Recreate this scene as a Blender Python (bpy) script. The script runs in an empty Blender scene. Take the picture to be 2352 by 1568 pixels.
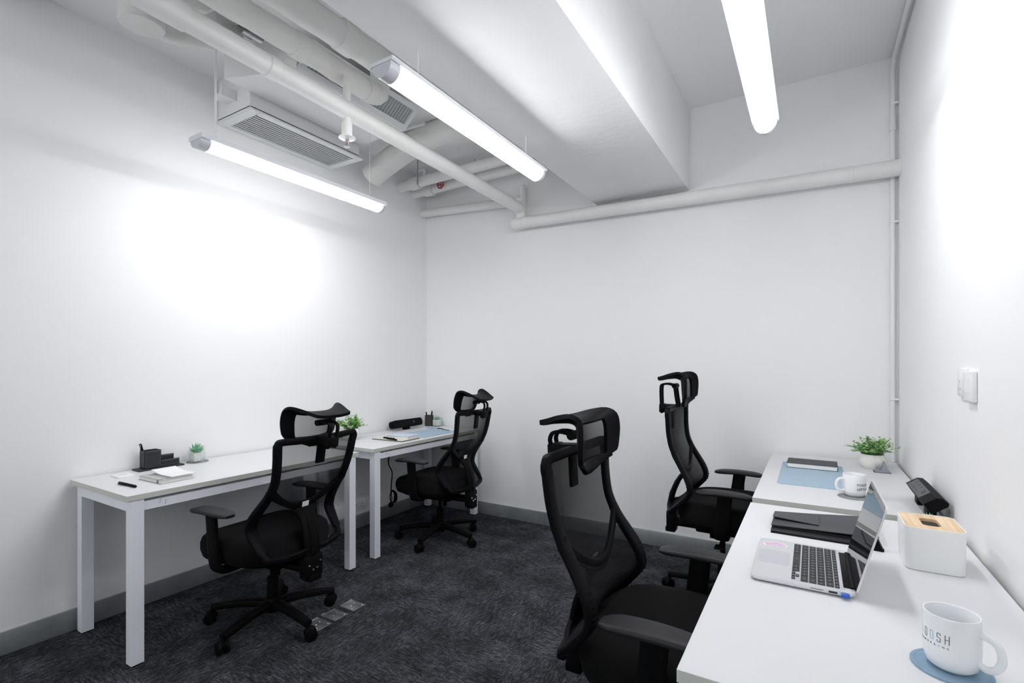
import bpy, bmesh, math, random
from mathutils import Vector, Matrix
random.seed(7)
PI = math.pi
sc = bpy.context.scene
COL = sc.collection

# ---------------------------------------------------------------- camera, world, exposure
F_PX = 1140.0
cd = bpy.data.cameras.new('camera'); cam = bpy.data.objects.new('camera', cd); COL.objects.link(cam)
cd.sensor_fit = 'HORIZONTAL'; cd.sensor_width = 36.0
cd.lens = F_PX / 2352 * 36.0
cd.shift_y = 54.0 / 2352
cd.clip_start = 0.02
cam.location = (0, 0, 1.315)
cam.rotation_euler = (PI/2, 0, math.atan2(688, F_PX))
sc.camera = cam
w = bpy.data.worlds.new('world'); sc.world = w; w.use_nodes = True
w.node_tree.nodes['Background'].inputs[0].default_value = (1.0, 0.985, 1.0, 1)
w.node_tree.nodes['Background'].inputs[1].default_value = 1.8  # fill light, reaches the room through the added glazing behind the camera
sc.view_settings.view_transform = 'Standard'
sc.view_settings.look = 'None'
sc.view_settings.gamma = 1.0
sc.view_settings.use_curve_mapping = False
sc.view_settings.exposure = 0.53
sc.cycles.diffuse_bounces = 6
sc.cycles.max_bounces = 10
sc.cycles.transparent_max_bounces = 16
LAMP = 23.0          # emission of the fixture diffusers
LAMP_COL = (0.99, 0.985, 1.0)

# ---------------------------------------------------------------- materials
def mat(name, col, rough=0.5, metal=0.0, spec=0.5, **kw):
    m = bpy.data.materials.new(name); m.use_nodes = True
    nt = m.node_tree; b = nt.nodes['Principled BSDF']
    b.inputs['Base Color'].default_value = (*col, 1)
    b.inputs['Roughness'].default_value = rough
    b.inputs['Metallic'].default_value = metal
    b.inputs['Specular IOR Level'].default_value = spec
    for k, v in kw.items():
        b.inputs[k.replace('_', ' ')].default_value = v
    return m

def noisy(m, scale=20, c1=None, c2=None, bump=0.0, detail=4, stretch=(1, 1, 1), bdist=0.002, bscale=None):
    nt = m.node_tree; b = nt.nodes['Principled BSDF']
    tc = nt.nodes.new('ShaderNodeTexCoord'); mp = nt.nodes.new('ShaderNodeMapping')
    mp.inputs['Scale'].default_value = stretch
    n = nt.nodes.new('ShaderNodeTexNoise'); n.inputs['Scale'].default_value = scale; n.inputs['Detail'].default_value = detail
    nt.links.new(tc.outputs['Object'], mp.inputs[0]); nt.links.new(mp.outputs[0], n.inputs['Vector'])
    if c1:
        r = nt.nodes.new('ShaderNodeValToRGB')
        r.color_ramp.elements[0].position = 0.35; r.color_ramp.elements[1].position = 0.65
        r.color_ramp.elements[0].color = (*c1, 1); r.color_ramp.elements[1].color = (*c2, 1)
        nt.links.new(n.outputs['Fac'], r.inputs[0]); nt.links.new(r.outputs[0], b.inputs['Base Color'])
    if bump:
        n2 = n
        if bscale:
            n2 = nt.nodes.new('ShaderNodeTexNoise'); n2.inputs['Scale'].default_value = bscale; n2.inputs['Detail'].default_value = detail
            nt.links.new(mp.outputs[0], n2.inputs['Vector'])
        bp = nt.nodes.new('ShaderNodeBump'); bp.inputs['Strength'].default_value = bump; bp.inputs['Distance'].default_value = bdist
        nt.links.new(n2.outputs['Fac'], bp.inputs['Height']); nt.links.new(bp.outputs[0], b.inputs['Normal'])
    return m

M = {}
M['wall'] = noisy(mat('wall_paint', (.87, .88, .88), .6, spec=.3), 1.3, (.872, .872, .878), (.882, .882, .888), bump=.15, bscale=90)
M['beam'] = noisy(mat('rough_ceiling_paint', (.8, .8, .8), .55, spec=.3), 2.2, (.84, .85, .85), (.87, .875, .88), bump=.7, bdist=.007, bscale=11)
M['pipe'] = noisy(mat('pipe_paint', (.8, .8, .78), .45, spec=.35), 5, (.78, .785, .765), (.82, .82, .81), bump=.3, bscale=25)
M['wrap'] = noisy(mat('pipe_wrap_paint', (.78, .78, .75), .6, spec=.3), 6, (.74, .74, .71), (.80, .80, .78), bump=.9, bdist=.008, bscale=14)
M['dark_gap'] = mat('unpainted_dark_metal', (.05, .05, .05), .6)
M['laminate'] = noisy(mat('white_laminate', (.84, .85, .87), .42, spec=.4), 3, (.70, .71, .73), (.71, .72, .74), bump=.05, bscale=400)
M['edge'] = mat('grey_edge_band', (.60, .62, .57), .5)
M['frame'] = mat('white_powder_coat', (.84, .865, .93), .4, spec=.4)
M['base'] = noisy(mat('baseboard_metal', (.30, .32, .335), .4, metal=.35), 8, (.27, .29, .30), (.33, .35, .365))
M['plastic'] = mat('black_plastic', (.0045, .0045, .005), .5, spec=.07)
M['plastic2'] = mat('black_soft_plastic', (.005, .005, .006), .5, spec=.07)
M['fabric'] = noisy(mat('black_fabric', (.006, .006, .007), .9, spec=.15), 300, (.003, .003, .0035), (.0055, .0055, .006), bump=.2, bdist=.0006)
M['padtop'] = mat('arm_pad_rubber', (.016, .016, .019), .5, spec=.3)
M['chrome'] = mat('chrome', (.8, .8, .82), .15, metal=1)
M['steel'] = noisy(mat('brushed_steel', (.42, .43, .44), .35, metal=.9), 12, (.25, .25, .26), (.5, .5, .52))
M['alu'] = mat('laptop_aluminium', (.72, .73, .75), .35, metal=.55)
M['alu2'] = mat('trackpad_glass', (.58, .59, .63), .35, metal=.3)
M['key'] = mat('key_black', (.02, .021, .024), .5)
M['legend'] = mat('key_legend', (.6, .6, .6), .5)
M['screen'] = mat('screen_glass', (.01, .01, .012), .03, spec=1.0, IOR=2.1)
M['porc'] = mat('white_porcelain', (.83, .85, .87), .12, spec=.6)
M['potwhite'] = noisy(mat('cream_ceramic', (.82, .81, .78), .4), 15, (.80, .79, .75), (.85, .84, .81))
M['blue'] = noisy(mat('blue_felt', (.38, .50, .60), .85, spec=.2), 60, (.37, .49, .60), (.40, .52, .62))
M['blue2'] = noisy(mat('blue_rubber', (.22, .34, .46), .6), 60, (.21, .33, .45), (.24, .36, .48))
M['greymat'] = mat('grey_felt', (.25, .26, .26), .85)
M['pad'] = mat('grey_cover', (.36, .37, .38), .6)
M['paper'] = noisy(mat('paper_edges', (.78, .76, .70), .8), 6, (.72, .70, .64), (.82, .80, .75), stretch=(1, 1, 120))
M['white'] = mat('white_card', (.85, .86, .86), .5)
M['cream'] = mat('cream_cover', (.70, .69, .62), .6)
M['bluecover'] = mat('pale_blue_cover', (.56, .64, .78), .55)
M['leather'] = noisy(mat('black_leather', (.013, .013, .016), .5), 120, (.010, .010, .012), (.02, .02, .025), bump=.3, bdist=.0005)
M['stitch'] = mat('grey_stitching', (.35, .36, .38), .7)
M['folder'] = noisy(mat('charcoal_card', (.045, .048, .055), .55), 7, (.04, .043, .050), (.055, .058, .066))
M['foldedge'] = mat('folder_black_inside', (.006, .006, .007), .6)
M['leaf1'] = mat('leaf_bright', (.34, .58, .18), .5)
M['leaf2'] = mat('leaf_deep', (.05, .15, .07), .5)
M['leaf3'] = mat('leaf_mid', (.15, .36, .10), .5)
M['succ'] = noisy(mat('succulent_green', (.18, .45, .28), .5), 30, (.10, .34, .16), (.30, .58, .42))
M['stone'] = noisy(mat('white_gravel', (.78, .78, .76), .8), 160, (.62, .61, .58), (.88, .88, .86), bump=.8, bdist=.002)
M['grey_tri'] = mat('grey_violet_plastic', (.27, .28, .33), .5)
M['device'] = noisy(mat('device_grey_fabric', (.09, .093, .096), .6), 300, (.08, .084, .088), (.11, .115, .118))
M['ink'] = mat('black_ink', (.015, .015, .02), .5)
M['inkblue'] = mat('blue_ink', (.25, .47, .62), .5)
M['inkpale'] = mat('pale_blue_ink', (.42, .60, .68), .5)
M['pink'] = mat('pink_sticker', (.70, .40, .66), .4)
M['usb'] = mat('blue_usb', (.02, .10, .55), .4)
M['red'] = mat('red_paint', (.35, .03, .03), .4)
M['outlet'] = mat('white_switch_plastic', (.80, .81, .82), .35)
M['grille'] = mat('white_grille_metal', (.78, .81, .82), .4)
M['grilledark'] = mat('grille_inside', (.45, .46, .46), .7)
M['lampbody'] = mat('lamp_housing_white', (.76, .78, .82), .35)
M['lampcap'] = mat('lamp_end_cap', (.62, .64, .68), .35)

def lamp_mat():
    m = bpy.data.materials.new('lamp_diffuser'); m.use_nodes = True; nt = m.node_tree
    nt.nodes.clear()
    o = nt.nodes.new('ShaderNodeOutputMaterial'); e = nt.nodes.new('ShaderNodeEmission')
    e.inputs[0].default_value = (*LAMP_COL, 1); e.inputs[1].default_value = LAMP
    nt.links.new(e.outputs[0], o.inputs[0]); return m
M['lamp'] = lamp_mat()

def mesh_mat(name, col, k):
    # woven net: light that passes straight through a thin weave falls with the slant of the path, exp(-k/cos)
    m = bpy.data.materials.new(name); m.use_nodes = True; nt = m.node_tree; b = nt.nodes['Principled BSDF']
    b.inputs['Base Color'].default_value = (*col, 1); b.inputs['Roughness'].default_value = .75; b.inputs['Specular IOR Level'].default_value = .1
    g = nt.nodes.new('ShaderNodeNewGeometry'); d = nt.nodes.new('ShaderNodeVectorMath'); d.operation = 'DOT_PRODUCT'
    nt.links.new(g.outputs['Incoming'], d.inputs[0]); nt.links.new(g.outputs['Normal'], d.inputs[1])
    a = nt.nodes.new('ShaderNodeMath'); a.operation = 'ABSOLUTE'; nt.links.new(d.outputs['Value'], a.inputs[0])
    mx = nt.nodes.new('ShaderNodeMath'); mx.operation = 'MAXIMUM'; mx.inputs[1].default_value = .12; nt.links.new(a.outputs[0], mx.inputs[0])
    dv = nt.nodes.new('ShaderNodeMath'); dv.operation = 'DIVIDE'; dv.inputs[0].default_value = -k; nt.links.new(mx.outputs[0], dv.inputs[1])
    ex = nt.nodes.new('ShaderNodeMath'); ex.operation = 'EXPONENT'; nt.links.new(dv.outputs[0], ex.inputs[0])
    tr = nt.nodes.new('ShaderNodeBsdfTransparent'); ms = nt.nodes.new('ShaderNodeMixShader')
    nt.links.new(ex.outputs[0], ms.inputs[0]); nt.links.new(b.outputs[0], ms.inputs[1]); nt.links.new(tr.outputs[0], ms.inputs[2])
    nt.links.new(ms.outputs[0], nt.nodes['Material Output'].inputs[0]); return m
M['net'] = mesh_mat('black_net', (.006, .006, .007), .88)

def glass_mat():
    m = bpy.data.materials.new('clear_glass'); m.use_nodes = True; nt = m.node_tree; nt.nodes.clear()
    o = nt.nodes.new('ShaderNodeOutputMaterial'); t = nt.nodes.new('ShaderNodeBsdfTransparent'); gl = nt.nodes.new('ShaderNodeBsdfGlossy')
    gl.inputs['Roughness'].default_value = .03; t.inputs[0].default_value = (.96, .98, .975, 1)
    g = nt.nodes.new('ShaderNodeNewGeometry'); d = nt.nodes.new('ShaderNodeVectorMath'); d.operation = 'DOT_PRODUCT'
    nt.links.new(g.outputs['Incoming'], d.inputs[0]); nt.links.new(g.outputs['Normal'], d.inputs[1])
    def mm(op, x, y=None):
        q = nt.nodes.new('ShaderNodeMath'); q.operation = op
        for i, v in enumerate((x, y)):
            if v is None: continue
            if isinstance(v, (int, float)): q.inputs[i].default_value = v
            else: nt.links.new(v, q.inputs[i])
        return q.outputs[0]
    f = mm('ADD', mm('MULTIPLY', mm('POWER', mm('SUBTRACT', 1.0, mm('ABSOLUTE', d.outputs['Value'])), 5.0), .9), .04)
    x = nt.nodes.new('ShaderNodeMixShader')
    nt.links.new(f, x.inputs[0]); nt.links.new(t.outputs[0], x.inputs[1]); nt.links.new(gl.outputs[0], x.inputs[2]); nt.links.new(x.outputs[0], o.inputs[0])
    return m
M['glass'] = glass_mat()

def carpet_mat():
    m = mat('carpet_tiles', (.03, .03, .035), .95, spec=.1); nt = m.node_tree; b = nt.nodes['Principled BSDF']
    L = nt.links.new; N = nt.nodes.new
    tc = N('ShaderNodeTexCoord')
    ck = N('ShaderNodeTexChecker'); ck.inputs['Scale'].default_value = 2.0
    mo = N('ShaderNodeMapping'); mo.inputs['Location'].default_value = (.13, .02, .25); L(tc.outputs['Object'], mo.inputs[0]); L(mo.outputs[0], ck.inputs['Vector'])
    def streak(sx, sy):
        mp = N('ShaderNodeMapping'); mp.inputs['Scale'].default_value = (sx, sy, 1); L(tc.outputs['Object'], mp.inputs[0])
        n = N('ShaderNodeTexNoise'); n.inputs['Scale'].default_value = 1.0; n.inputs['Detail'].default_value = 3; n.inputs['Roughness'].default_value = .6
        L(mp.outputs[0], n.inputs['Vector']); return n.outputs['Fac']
    a, c = streak(30, 120), streak(120, 30)
    def dash(sx, sy):
        mp = N('ShaderNodeMapping'); mp.inputs['Scale'].default_value = (sx, sy, 1); L(tc.outputs['Object'], mp.inputs[0])
        v = N('ShaderNodeTexVoronoi'); v.inputs['Scale'].default_value = 1.0; L(mp.outputs[0], v.inputs['Vector'])
        sp = N('ShaderNodeSeparateColor'); L(v.outputs['Color'], sp.inputs[0]); return sp.outputs[0]
    da, dc = dash(35, 230), dash(230, 35)
    rg = N('ShaderNodeMapRange'); rg.inputs['To Min'].default_value = .22; rg.inputs['To Max'].default_value = .78; L(ck.outputs['Fac'], rg.inputs['Value'])
    mx = N('ShaderNodeMix'); L(rg.outputs[0], mx.inputs[0]); L(a, mx.inputs[2]); L(c, mx.inputs[3])
    md = N('ShaderNodeMix'); L(rg.outputs[0], md.inputs[0]); L(da, md.inputs[2]); L(dc, md.inputs[3])
    weave = N('ShaderNodeTexNoise'); weave.inputs['Scale'].default_value = 420; weave.inputs['Detail'].default_value = 1; L(tc.outputs['Object'], weave.inputs['Vector'])
    big = N('ShaderNodeTexNoise'); big.inputs['Scale'].default_value = 5; big.inputs['Detail'].default_value = 5; L(tc.outputs['Object'], big.inputs['Vector'])
    def math_(op, x, y):
        q = N('ShaderNodeMath'); q.operation = op
        for i, v in enumerate((x, y)):
            if isinstance(v, (int, float)): q.inputs[i].default_value = v
            else: L(v, q.inputs[i])
        return q.outputs[0]
    def term(v, k): return math_('MULTIPLY', math_('SUBTRACT', v, .5), k)
    s = math_('ADD', term(mx.outputs[0], .34), .5)
    s = math_('ADD', s, term(md.outputs[0], .10))
    s = math_('ADD', s, term(weave.outputs['Fac'], .62))
    s = math_('ADD', s, term(big.outputs['Fac'], .20))
    r = N('ShaderNodeValToRGB'); e = r.color_ramp.elements
    e[0].position = .41; e[0].color = (.007, .007, .008, 1); e[1].position = .66; e[1].color = (.22, .228, .262, 1)
    q = e.new(.50); q.color = (.024, .025, .030, 1)
    q = e.new(.57); q.color = (.075, .077, .089, 1)
    L(s, r.inputs[0]); L(r.outputs[0], b.inputs['Base Color'])
    bp = N('ShaderNodeBump'); bp.inputs['Strength'].default_value = .6; bp.inputs['Distance'].default_value = .003
    L(s, bp.inputs['Height']); L(bp.outputs[0], b.inputs['Normal'])
    return m
M['carpet'] = carpet_mat()

def wood_mat():
    m = mat('bamboo', (.62, .42, .24), .5); nt = m.node_tree; b = nt.nodes['Principled BSDF']
    tc = nt.nodes.new('ShaderNodeTexCoord'); mp = nt.nodes.new('ShaderNodeMapping'); mp.inputs['Scale'].default_value = (60, 5, 5)
    n = nt.nodes.new('ShaderNodeTexNoise'); n.inputs['Scale'].default_value = 1.2; n.inputs['Detail'].default_value = 6
    r = nt.nodes.new('ShaderNodeValToRGB'); e = r.color_ramp.elements
    e[0].position = .3; e[0].color = (.62, .42, .24, 1); e[1].position = .62; e[1].color = (.82, .63, .42, 1)
    nt.links.new(tc.outputs['Object'], mp.inputs[0]); nt.links.new(mp.outputs[0], n.inputs['Vector']); nt.links.new(n.outputs['Fac'], r.inputs[0]); nt.links.new(r.outputs[0], b.inputs['Base Color'])
    return m
M['wood'] = wood_mat()

# ---------------------------------------------------------------- mesh helpers
def V(*a): return Vector(a[0] if len(a) == 1 else a)

class G:
    """collects geometry for ONE mesh object"""
    def __init__(s): s.bm = bmesh.new()
    def quad_strip(s, rings, closed=True, cap=True):
        vs = [[s.bm.verts.new(p) for p in r] for r in rings]
        n = len(rings[0])
        for i in range(len(vs) - 1):
            for j in range(n if closed else n - 1):
                k = (j + 1) % n
                try: s.bm.faces.new((vs[i][j], vs[i][k], vs[i+1][k], vs[i+1][j]))
                except ValueError: pass
        if cap and closed:
            s.bm.faces.new(list(reversed(vs[0]))); s.bm.faces.new(vs[-1])
        return s
    def box(s, x0, x1, y0, y1, z0, z1, bev=0.0, rot=None, about=None, seg=2):
        b2 = bmesh.new()
        bmesh.ops.create_cube(b2, size=1.0)
        bmesh.ops.scale(b2, vec=(x1-x0, y1-y0, z1-z0), verts=b2.verts)
        bmesh.ops.translate(b2, vec=((x0+x1)/2, (y0+y1)/2, (z0+z1)/2), verts=b2.verts)
        if bev: bmesh.ops.bevel(b2, geom=list(b2.edges), offset=bev, segments=seg, profile=.5, affect='EDGES')
        if rot is not None:
            bmesh.ops.rotate(b2, cent=about or ((x0+x1)/2, (y0+y1)/2, (z0+z1)/2), matrix=rot, verts=b2.verts)
        s.merge(b2); return s
    def merge(s, b2):
        me = bpy.data.meshes.new('t'); b2.to_mesh(me); b2.free(); s.bm.from_mesh(me); bpy.data.meshes.remove(me)
    def tube(s, pts, r, n=16, cap=True, closed=False):
        pts = [V(p) for p in pts]; k = len(pts)
        rr = r if isinstance(r, (list, tuple)) else [r]*k
        rings = []; t0 = None; nrm = None
        for i, p in enumerate(pts):
            if closed: t = (pts[(i+1) % k] - pts[i-1]).normalized()
            else: t = (pts[min(i+1, k-1)] - pts[max(i-1, 0)]).normalized()
            if nrm is None:
                a = V(0, 0, 1) if abs(t.z) < .9 else V(1, 0, 0); nrm = t.cross(a).normalized()
            else:
                nrm = (nrm - t*nrm.dot(t)).normalized()
            b = t.cross(nrm)
            rings.append([p + (nrm*math.cos(2*PI*j/n) + b*math.sin(2*PI*j/n))*rr[i] for j in range(n)])
        if closed: rings.append(rings[0])
        s.quad_strip(rings, True, cap and not closed); return s
    def sweep(s, pts, wd, ref=(1, 0, 0), closed=False, n=12, e=3.5):
        """super-elliptic section, half sizes (lateral, along ref); ref = vector or list"""
        pts = [V(p) for p in pts]; k = len(pts); rings = []
        for i, p in enumerate(pts):
            t = (pts[(i+1) % k] - pts[i-1]) if closed else (pts[min(i+1, k-1)] - pts[max(i-1, 0)])
            t.normalize(); rf = V(ref[i]) if isinstance(ref, list) else V(ref)
            nn = (rf - t*rf.dot(t)).normalized(); la = t.cross(nn)
            a, b = wd[i] if isinstance(wd, list) else wd
            ring = []
            for j in range(n):
                th = 2*PI*(j+.5)/n; c, q = math.cos(th), math.sin(th)
                ring.append(p + la*a*math.copysign(abs(c)**(2/e), c) + nn*b*math.copysign(abs(q)**(2/e), q))
            rings.append(ring)
        if closed: rings.append(rings[0])
        s.quad_strip(rings, True, not closed); return s
    def lathe(s, prof, n=32, c=(0, 0, 0), cap=False):
        c = V(c)
        rings = [[c + V(r*math.cos(2*PI*j/n), r*math.sin(2*PI*j/n), z) for j in range(n)] for r, z in prof]
        s.quad_strip(rings, True, cap); return s
    def prism(s, poly, z0, z1, bev=0.0):
        b2 = bmesh.new()
        f = b2.faces.new([b2.verts.new((x, y, z0)) for x, y in poly])
        r = bmesh.ops.extrude_face_region(b2, geom=[f])
        bmesh.ops.translate(b2, vec=(0, 0, z1-z0), verts=[v for v in r['geom'] if isinstance(v, bmesh.types.BMVert)])
        bmesh.ops.recalc_face_normals(b2, faces=b2.faces)
        if bev: bmesh.ops.bevel(b2, geom=list(b2.edges), offset=bev, segments=1, affect='EDGES')
        s.merge(b2); return s
    def plate(s, pts, nrm, th):
        """planar polygon given by 3D points, thickened along nrm"""
        n = V(nrm).normalized()*th
        s.quad_strip([[V(p) for p in pts], [V(p)+n for p in pts]], True, True); return s
    def xf(s, m): bmesh.ops.transform(s.bm, matrix=m, verts=s.bm.verts); return s
    def obj(s, name, m, parent=None, loc=None, ang=35, **props):
        bmesh.ops.remove_doubles(s.bm, verts=s.bm.verts, dist=1e-6)
        bmesh.ops.recalc_face_normals(s.bm, faces=s.bm.faces)
        me = bpy.data.meshes.new(name); s.bm.to_mesh(me); s.bm.free()
        for p in me.polygons: p.use_smooth = True
        me.set_sharp_from_angle(angle=math.radians(ang))
        for mm in (m if isinstance(m, list) else [m]): me.materials.append(mm)
        o = bpy.data.objects.new(name, me); COL.objects.link(o)
        if parent: o.parent = parent
        if loc is not None: o.location = loc
        for k, v in props.items(): o[k] = v
        return o

def thing(name, label, cat, loc=(0, 0, 0), rz=0, group=None):
    o = bpy.data.objects.new(name, None); COL.objects.link(o); o.empty_display_size = .05
    o.location = loc; o.rotation_euler = (0, 0, rz); o['label'] = label; o['category'] = cat
    if group: o['group'] = group
    return o
def tag(o, label, cat, group=None):
    o['label'] = label; o['category'] = cat
    if group: o['group'] = group
    return o
def struct(o): o['kind'] = 'structure'; return o
def rrect(x0, x1, y0, y1, r, n=6):
    p = []
    for cx, cy, a in ((x1-r, y1-r, 0), (x0+r, y1-r, 90), (x0+r, y0+r, 180), (x1-r, y0+r, 270)):
        for i in range(n+1):
            t = math.radians(a + 90*i/n); p.append((cx + r*math.cos(t), cy + r*math.sin(t)))
    return p
def smooth(pts, k=6, closed=False):
    """Catmull-Rom through points (any dimension)"""
    P = [tuple(p) for p in pts]; n = len(P); out = []
    for i in range(n if closed else n-1):
        p0, p1, p2, p3 = (P[(i-1) % n], P[i], P[(i+1) % n], P[(i+2) % n]) if closed else (P[max(i-1, 0)], P[i], P[i+1], P[min(i+2, n-1)])
        for j in range(k):
            t = j/k
            out.append(tuple(.5*((2*b) + (-a+c)*t + (2*a-5*b+4*c-d)*t*t + (-a+3*b-3*c+d)*t**3) for a, b, c, d in zip(p0, p1, p2, p3)))
    if not closed: out.append(P[-1])
    return out
def interp(tab, z):
    for (a, fa), (b, fb) in zip(tab, tab[1:]):
        if (a <= z <= b) or (b <= z <= a):
            return fa + (fb-fa)*(z-a)/(b-a)
    return tab[0][1] if abs(z-tab[0][0]) < abs(z-tab[-1][0]) else tab[-1][1]
def dup_tree(o, loc, rz, label):
    c = o.copy(); COL.objects.link(c); c.location = loc; c.rotation_euler = (0, 0, rz); c['label'] = label
    for ch in list(o.children):
        d = ch.copy(); COL.objects.link(d); d.parent = c
        for g in list(ch.children):
            e = g.copy(); COL.objects.link(e); e.parent = d
    return c

# ================================================================= THE ROOM
XL, XR, YB, YF = -3.147, .432, 3.64, -2.2
ZC, ZB = 3.115, 2.54
BX0, BX1 = -1.41, -.735
struct(G().box(XL-.1, XR+.1, YF-.1, YB+.1, -.1, 0).obj('floor', M['carpet']))
struct(G().box(XL-.12, XL, YF-.1, YB+.1, 0, ZC).obj('wall_left', M['wall']))
struct(G().box(XL, XR, YB, YB+.12, 0, ZC).obj('wall_back', M['wall']))
struct(G().box(XR, XR+.12, YF-.1, YB+.1, 0, ZC).obj('wall_right', M['wall']))
struct(G().box(XL, XR, YF-.12, YF, 0, 1.15).obj('wall_front', M['wall']))
# unseen glazing above the front wall, added so the world light fills the room
g = G().box(XL, XR, YF-.08, YF-.03, 1.15, 1.2).box(XL, XR, YF-.08, YF-.03, ZC-.05, ZC)
for x_ in (XL, XL+.87, XL+1.76, XL+2.65, XR-.05): g.box(x_, x_+.05, YF-.08, YF-.03, 1.2, ZC-.05)
struct(g.obj('fill_window_1', M['frame']))
struct(G().box(XL, XR, YF-.058, YF-.052, 1.2, ZC-.05).obj('fill_window_2', M['glass']))
struct(G().box(XL-.12, XR+.12, YF-.12, YB+.12, ZC, ZC+.12).obj('ceiling', M['wall']))
# the slab over the left bay sits a little lower
struct(G().box(XL, BX0, YF, YB, 3.07, ZC).obj('trim_1', M['wall']))
struct(G().box(BX0, BX1, YF, YB-.02, ZB, ZC, bev=.004).obj('trim_2', M['beam']))          # the broad ceiling beam
struct(G().box(XL, BX0, YF, .78, 3.0, ZC, bev=.01).obj('trim_3', M['wall']))          # cross beam over the camera side
struct(G().box(XL, XL+.013, YF, YB, 0, .105, bev=.002).obj('baseboard_left', M['base']))
struct(G().box(XL+.013, XR, YB-.013, YB, 0, .105, bev=.002).obj('baseboard_back', M['base']))
struct(G().box(XR-.013, XR, YF, YB-.013, 0, .105, bev=.002).obj('baseboard_right', M['base']))

# ================================================================= CEILING LIGHTS
def batten(cx, y0, y1, ztop, label, near_cap=.05, wires=(), lip=.0145, drop=.040, lip_left=None, top=-.0245, W=.058):
    lip_left = lip_left or lip
    t = thing('batten_light', label, 'ceiling light', (cx, (y0+y1)/2, ztop), 0, 'linear ceiling light fittings')
    L = (y1-y0)/2
    g = G()
    sec = [(-W, 0), (W, 0), (W, -lip), (W-.005, top+.0005), (-W+.005, top+.0005), (-W, -lip_left)]
    g.quad_strip([[V(x, -L, z) for x, z in sec], [V(x, L, z) for x, z in sec]], True, True)
    g.obj('housing', M['lampbody'], t)
    def arc(r0, ya, yb):
        gg = G(); n = 18
        pr = [(r0*math.cos(PI+PI*i/n), top+drop*math.sin(PI+PI*i/n)*r0/.045) for i in range(n+1)]
        gg.quad_strip([[V(x, ya, z) for x, z in pr], [V(x, yb, z) for x, z in pr]], True, True); return gg
    arc(.045, -L+near_cap, L-.023).obj('diffuser', M['lamp'], t)
    arc(.0462, -L+.002, -L+near_cap+.001).obj('end_cap', M['lampcap'], t)
    arc(.0462, L-.024, L-.002).obj('end_cap', M['lampcap'], t)
    for y in wires:
        G().tube([(0, y, 0), (0, y, ZB-ztop if BX0 < cx < BX1 else ZC-ztop)], .0016, 6).obj('suspension_wire', M['outlet'], t)
    return t
lt = batten(-2.485, 1.23, 2.408, 2.40, 'white linear light hung on wires beside the long louvred grille, nearest the left wall', wires=(-.49,), lip=.0225, drop=.036)
G().tube([(0, .49, 0), (0, .49, 2.885-2.40)], .0016, 6).obj('suspension_wire', M['outlet'], lt)
g = G().tube(smooth([(.002, -.47, .0), (-.02, -.485, .06), (-.022, -.485, .3), (-.02, -.485, ZC-2.40)], 6), .004, 8)
g.obj('power_cable', M['outlet'], lt)
batten(-1.31, 1.27, 2.457, 2.40, 'white linear light hung below the left edge of the broad beam', wires=(-.40, .45), lip=.006, lip_left=.020, top=-.0135, W=.056, drop=.048)
batten(-.175, 1.31, 2.475, 2.40, 'white linear light in the right-hand bay between beam and right wall', wires=(-.45, .45), lip=.006, top=-.012, W=.054, drop=.050)

# ================================================================= CEILING PIPES AND AIR CONDITIONING
def pipe(name, pts, r, m, label, collars=(), cat='pipe', k=0, n=20):
    t = thing(name, label, cat, pts[0])
    o = V(pts[0]); P = [V(p)-o for p in pts]
    if k: P = [V(p) for p in smooth(P, k)]
    G().tube(P, r, n).obj('pipe_body', m, t)
    for c, d, rr, l in collars:
        c = V(c)-o; d = V(d).normalized()
        G().tube([c-d*l/2, c-d*(l/2-.004), c+d*(l/2-.004), c+d*l/2], [rr-.003, rr, rr, rr-.003], n).obj('coupling', m, t)
    return t
# long sprinkler main
pipe('ceiling_pipe', [(-2.054, YF, 2.66), (-2.054, .98, 2.643)], .051, M['pipe'], 'fatter near stretch of the long smooth white pipe below the ceiling')
pipe('ceiling_pipe', [(-2.054, .97, 2.643), (-2.054, 3.49, 2.604), (-2.054, 3.535, 2.59), (-2.054, 3.55, 2.555), (-2.054, 3.55, 2.52)], [.0455]*5, M['pipe'],
     'long straight smooth white pipe running to the back wall', [((-2.054, 1.336, 2.637), (0, 1, -.015), .0505, .055)])
pipe('ceiling_pipe', [(-2.13, 3.55, 2.488), (XR, 3.55, 2.436)], .0465, M['pipe'], 'white pipe crossing the back wall under the beam',
     [((-2.08, 3.55, 2.487), (1, 0, -.02), .051, .10), ((.2, 3.55, 2.441), (1, 0, -.02), .048, .03)])
pipe('ceiling_pipe', [(-2.06, 3.585, 2.53), (-2.06, 3.585, 2.80)], .028, M['pipe'], 'short upright white stub pipe at the back wall', [((-2.06, 3.585, 2.80), (0, 0, 1), .026, .02)])
pipe('ceiling_pipe', [(XL, 3.58, 2.745), (-2.25, 3.58, 2.69), (-2.12, 3.582, 2.685), (-2.07, 3.585, 2.70)], [.037, .036, .035, .034], M['pipe'], 'thin white pipe along the back wall, lowest of the three short cross pipes')
pipe('ceiling_pipe', [(XL, 3.277, 2.897), (-2.85, 3.277, 2.905), (BX0, 3.277, 2.925)], .043, M['pipe'], 'white cross pipe with the metal hanger bracket, nearest of the three short ones',
     [((-2.96, 3.277, 2.90), (1, 0, 0), .054, .10)])
pipe('ceiling_pipe', [(XL, 3.46, 2.893), (-2.85, 3.46, 2.897), (BX0, 3.45, 2.912)], .040, M['pipe'], 'white cross pipe with the red valve wheel, middle of the three short ones',
     [((-2.96, 3.46, 2.893), (1, 0, 0), .050, .10)])
t = thing('pipe_hanger', 'small metal hanger bracket clamped on the nearest cross pipe', 'bracket', (-2.86, 3.27, 2.95))
G().box(-.05, .03, -.02, .02, .03, .045, bev=.003).box(.01, .03, -.022, .02, -.06, .04, bev=.003).obj('bracket_arm', M['grille'], t)
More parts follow.
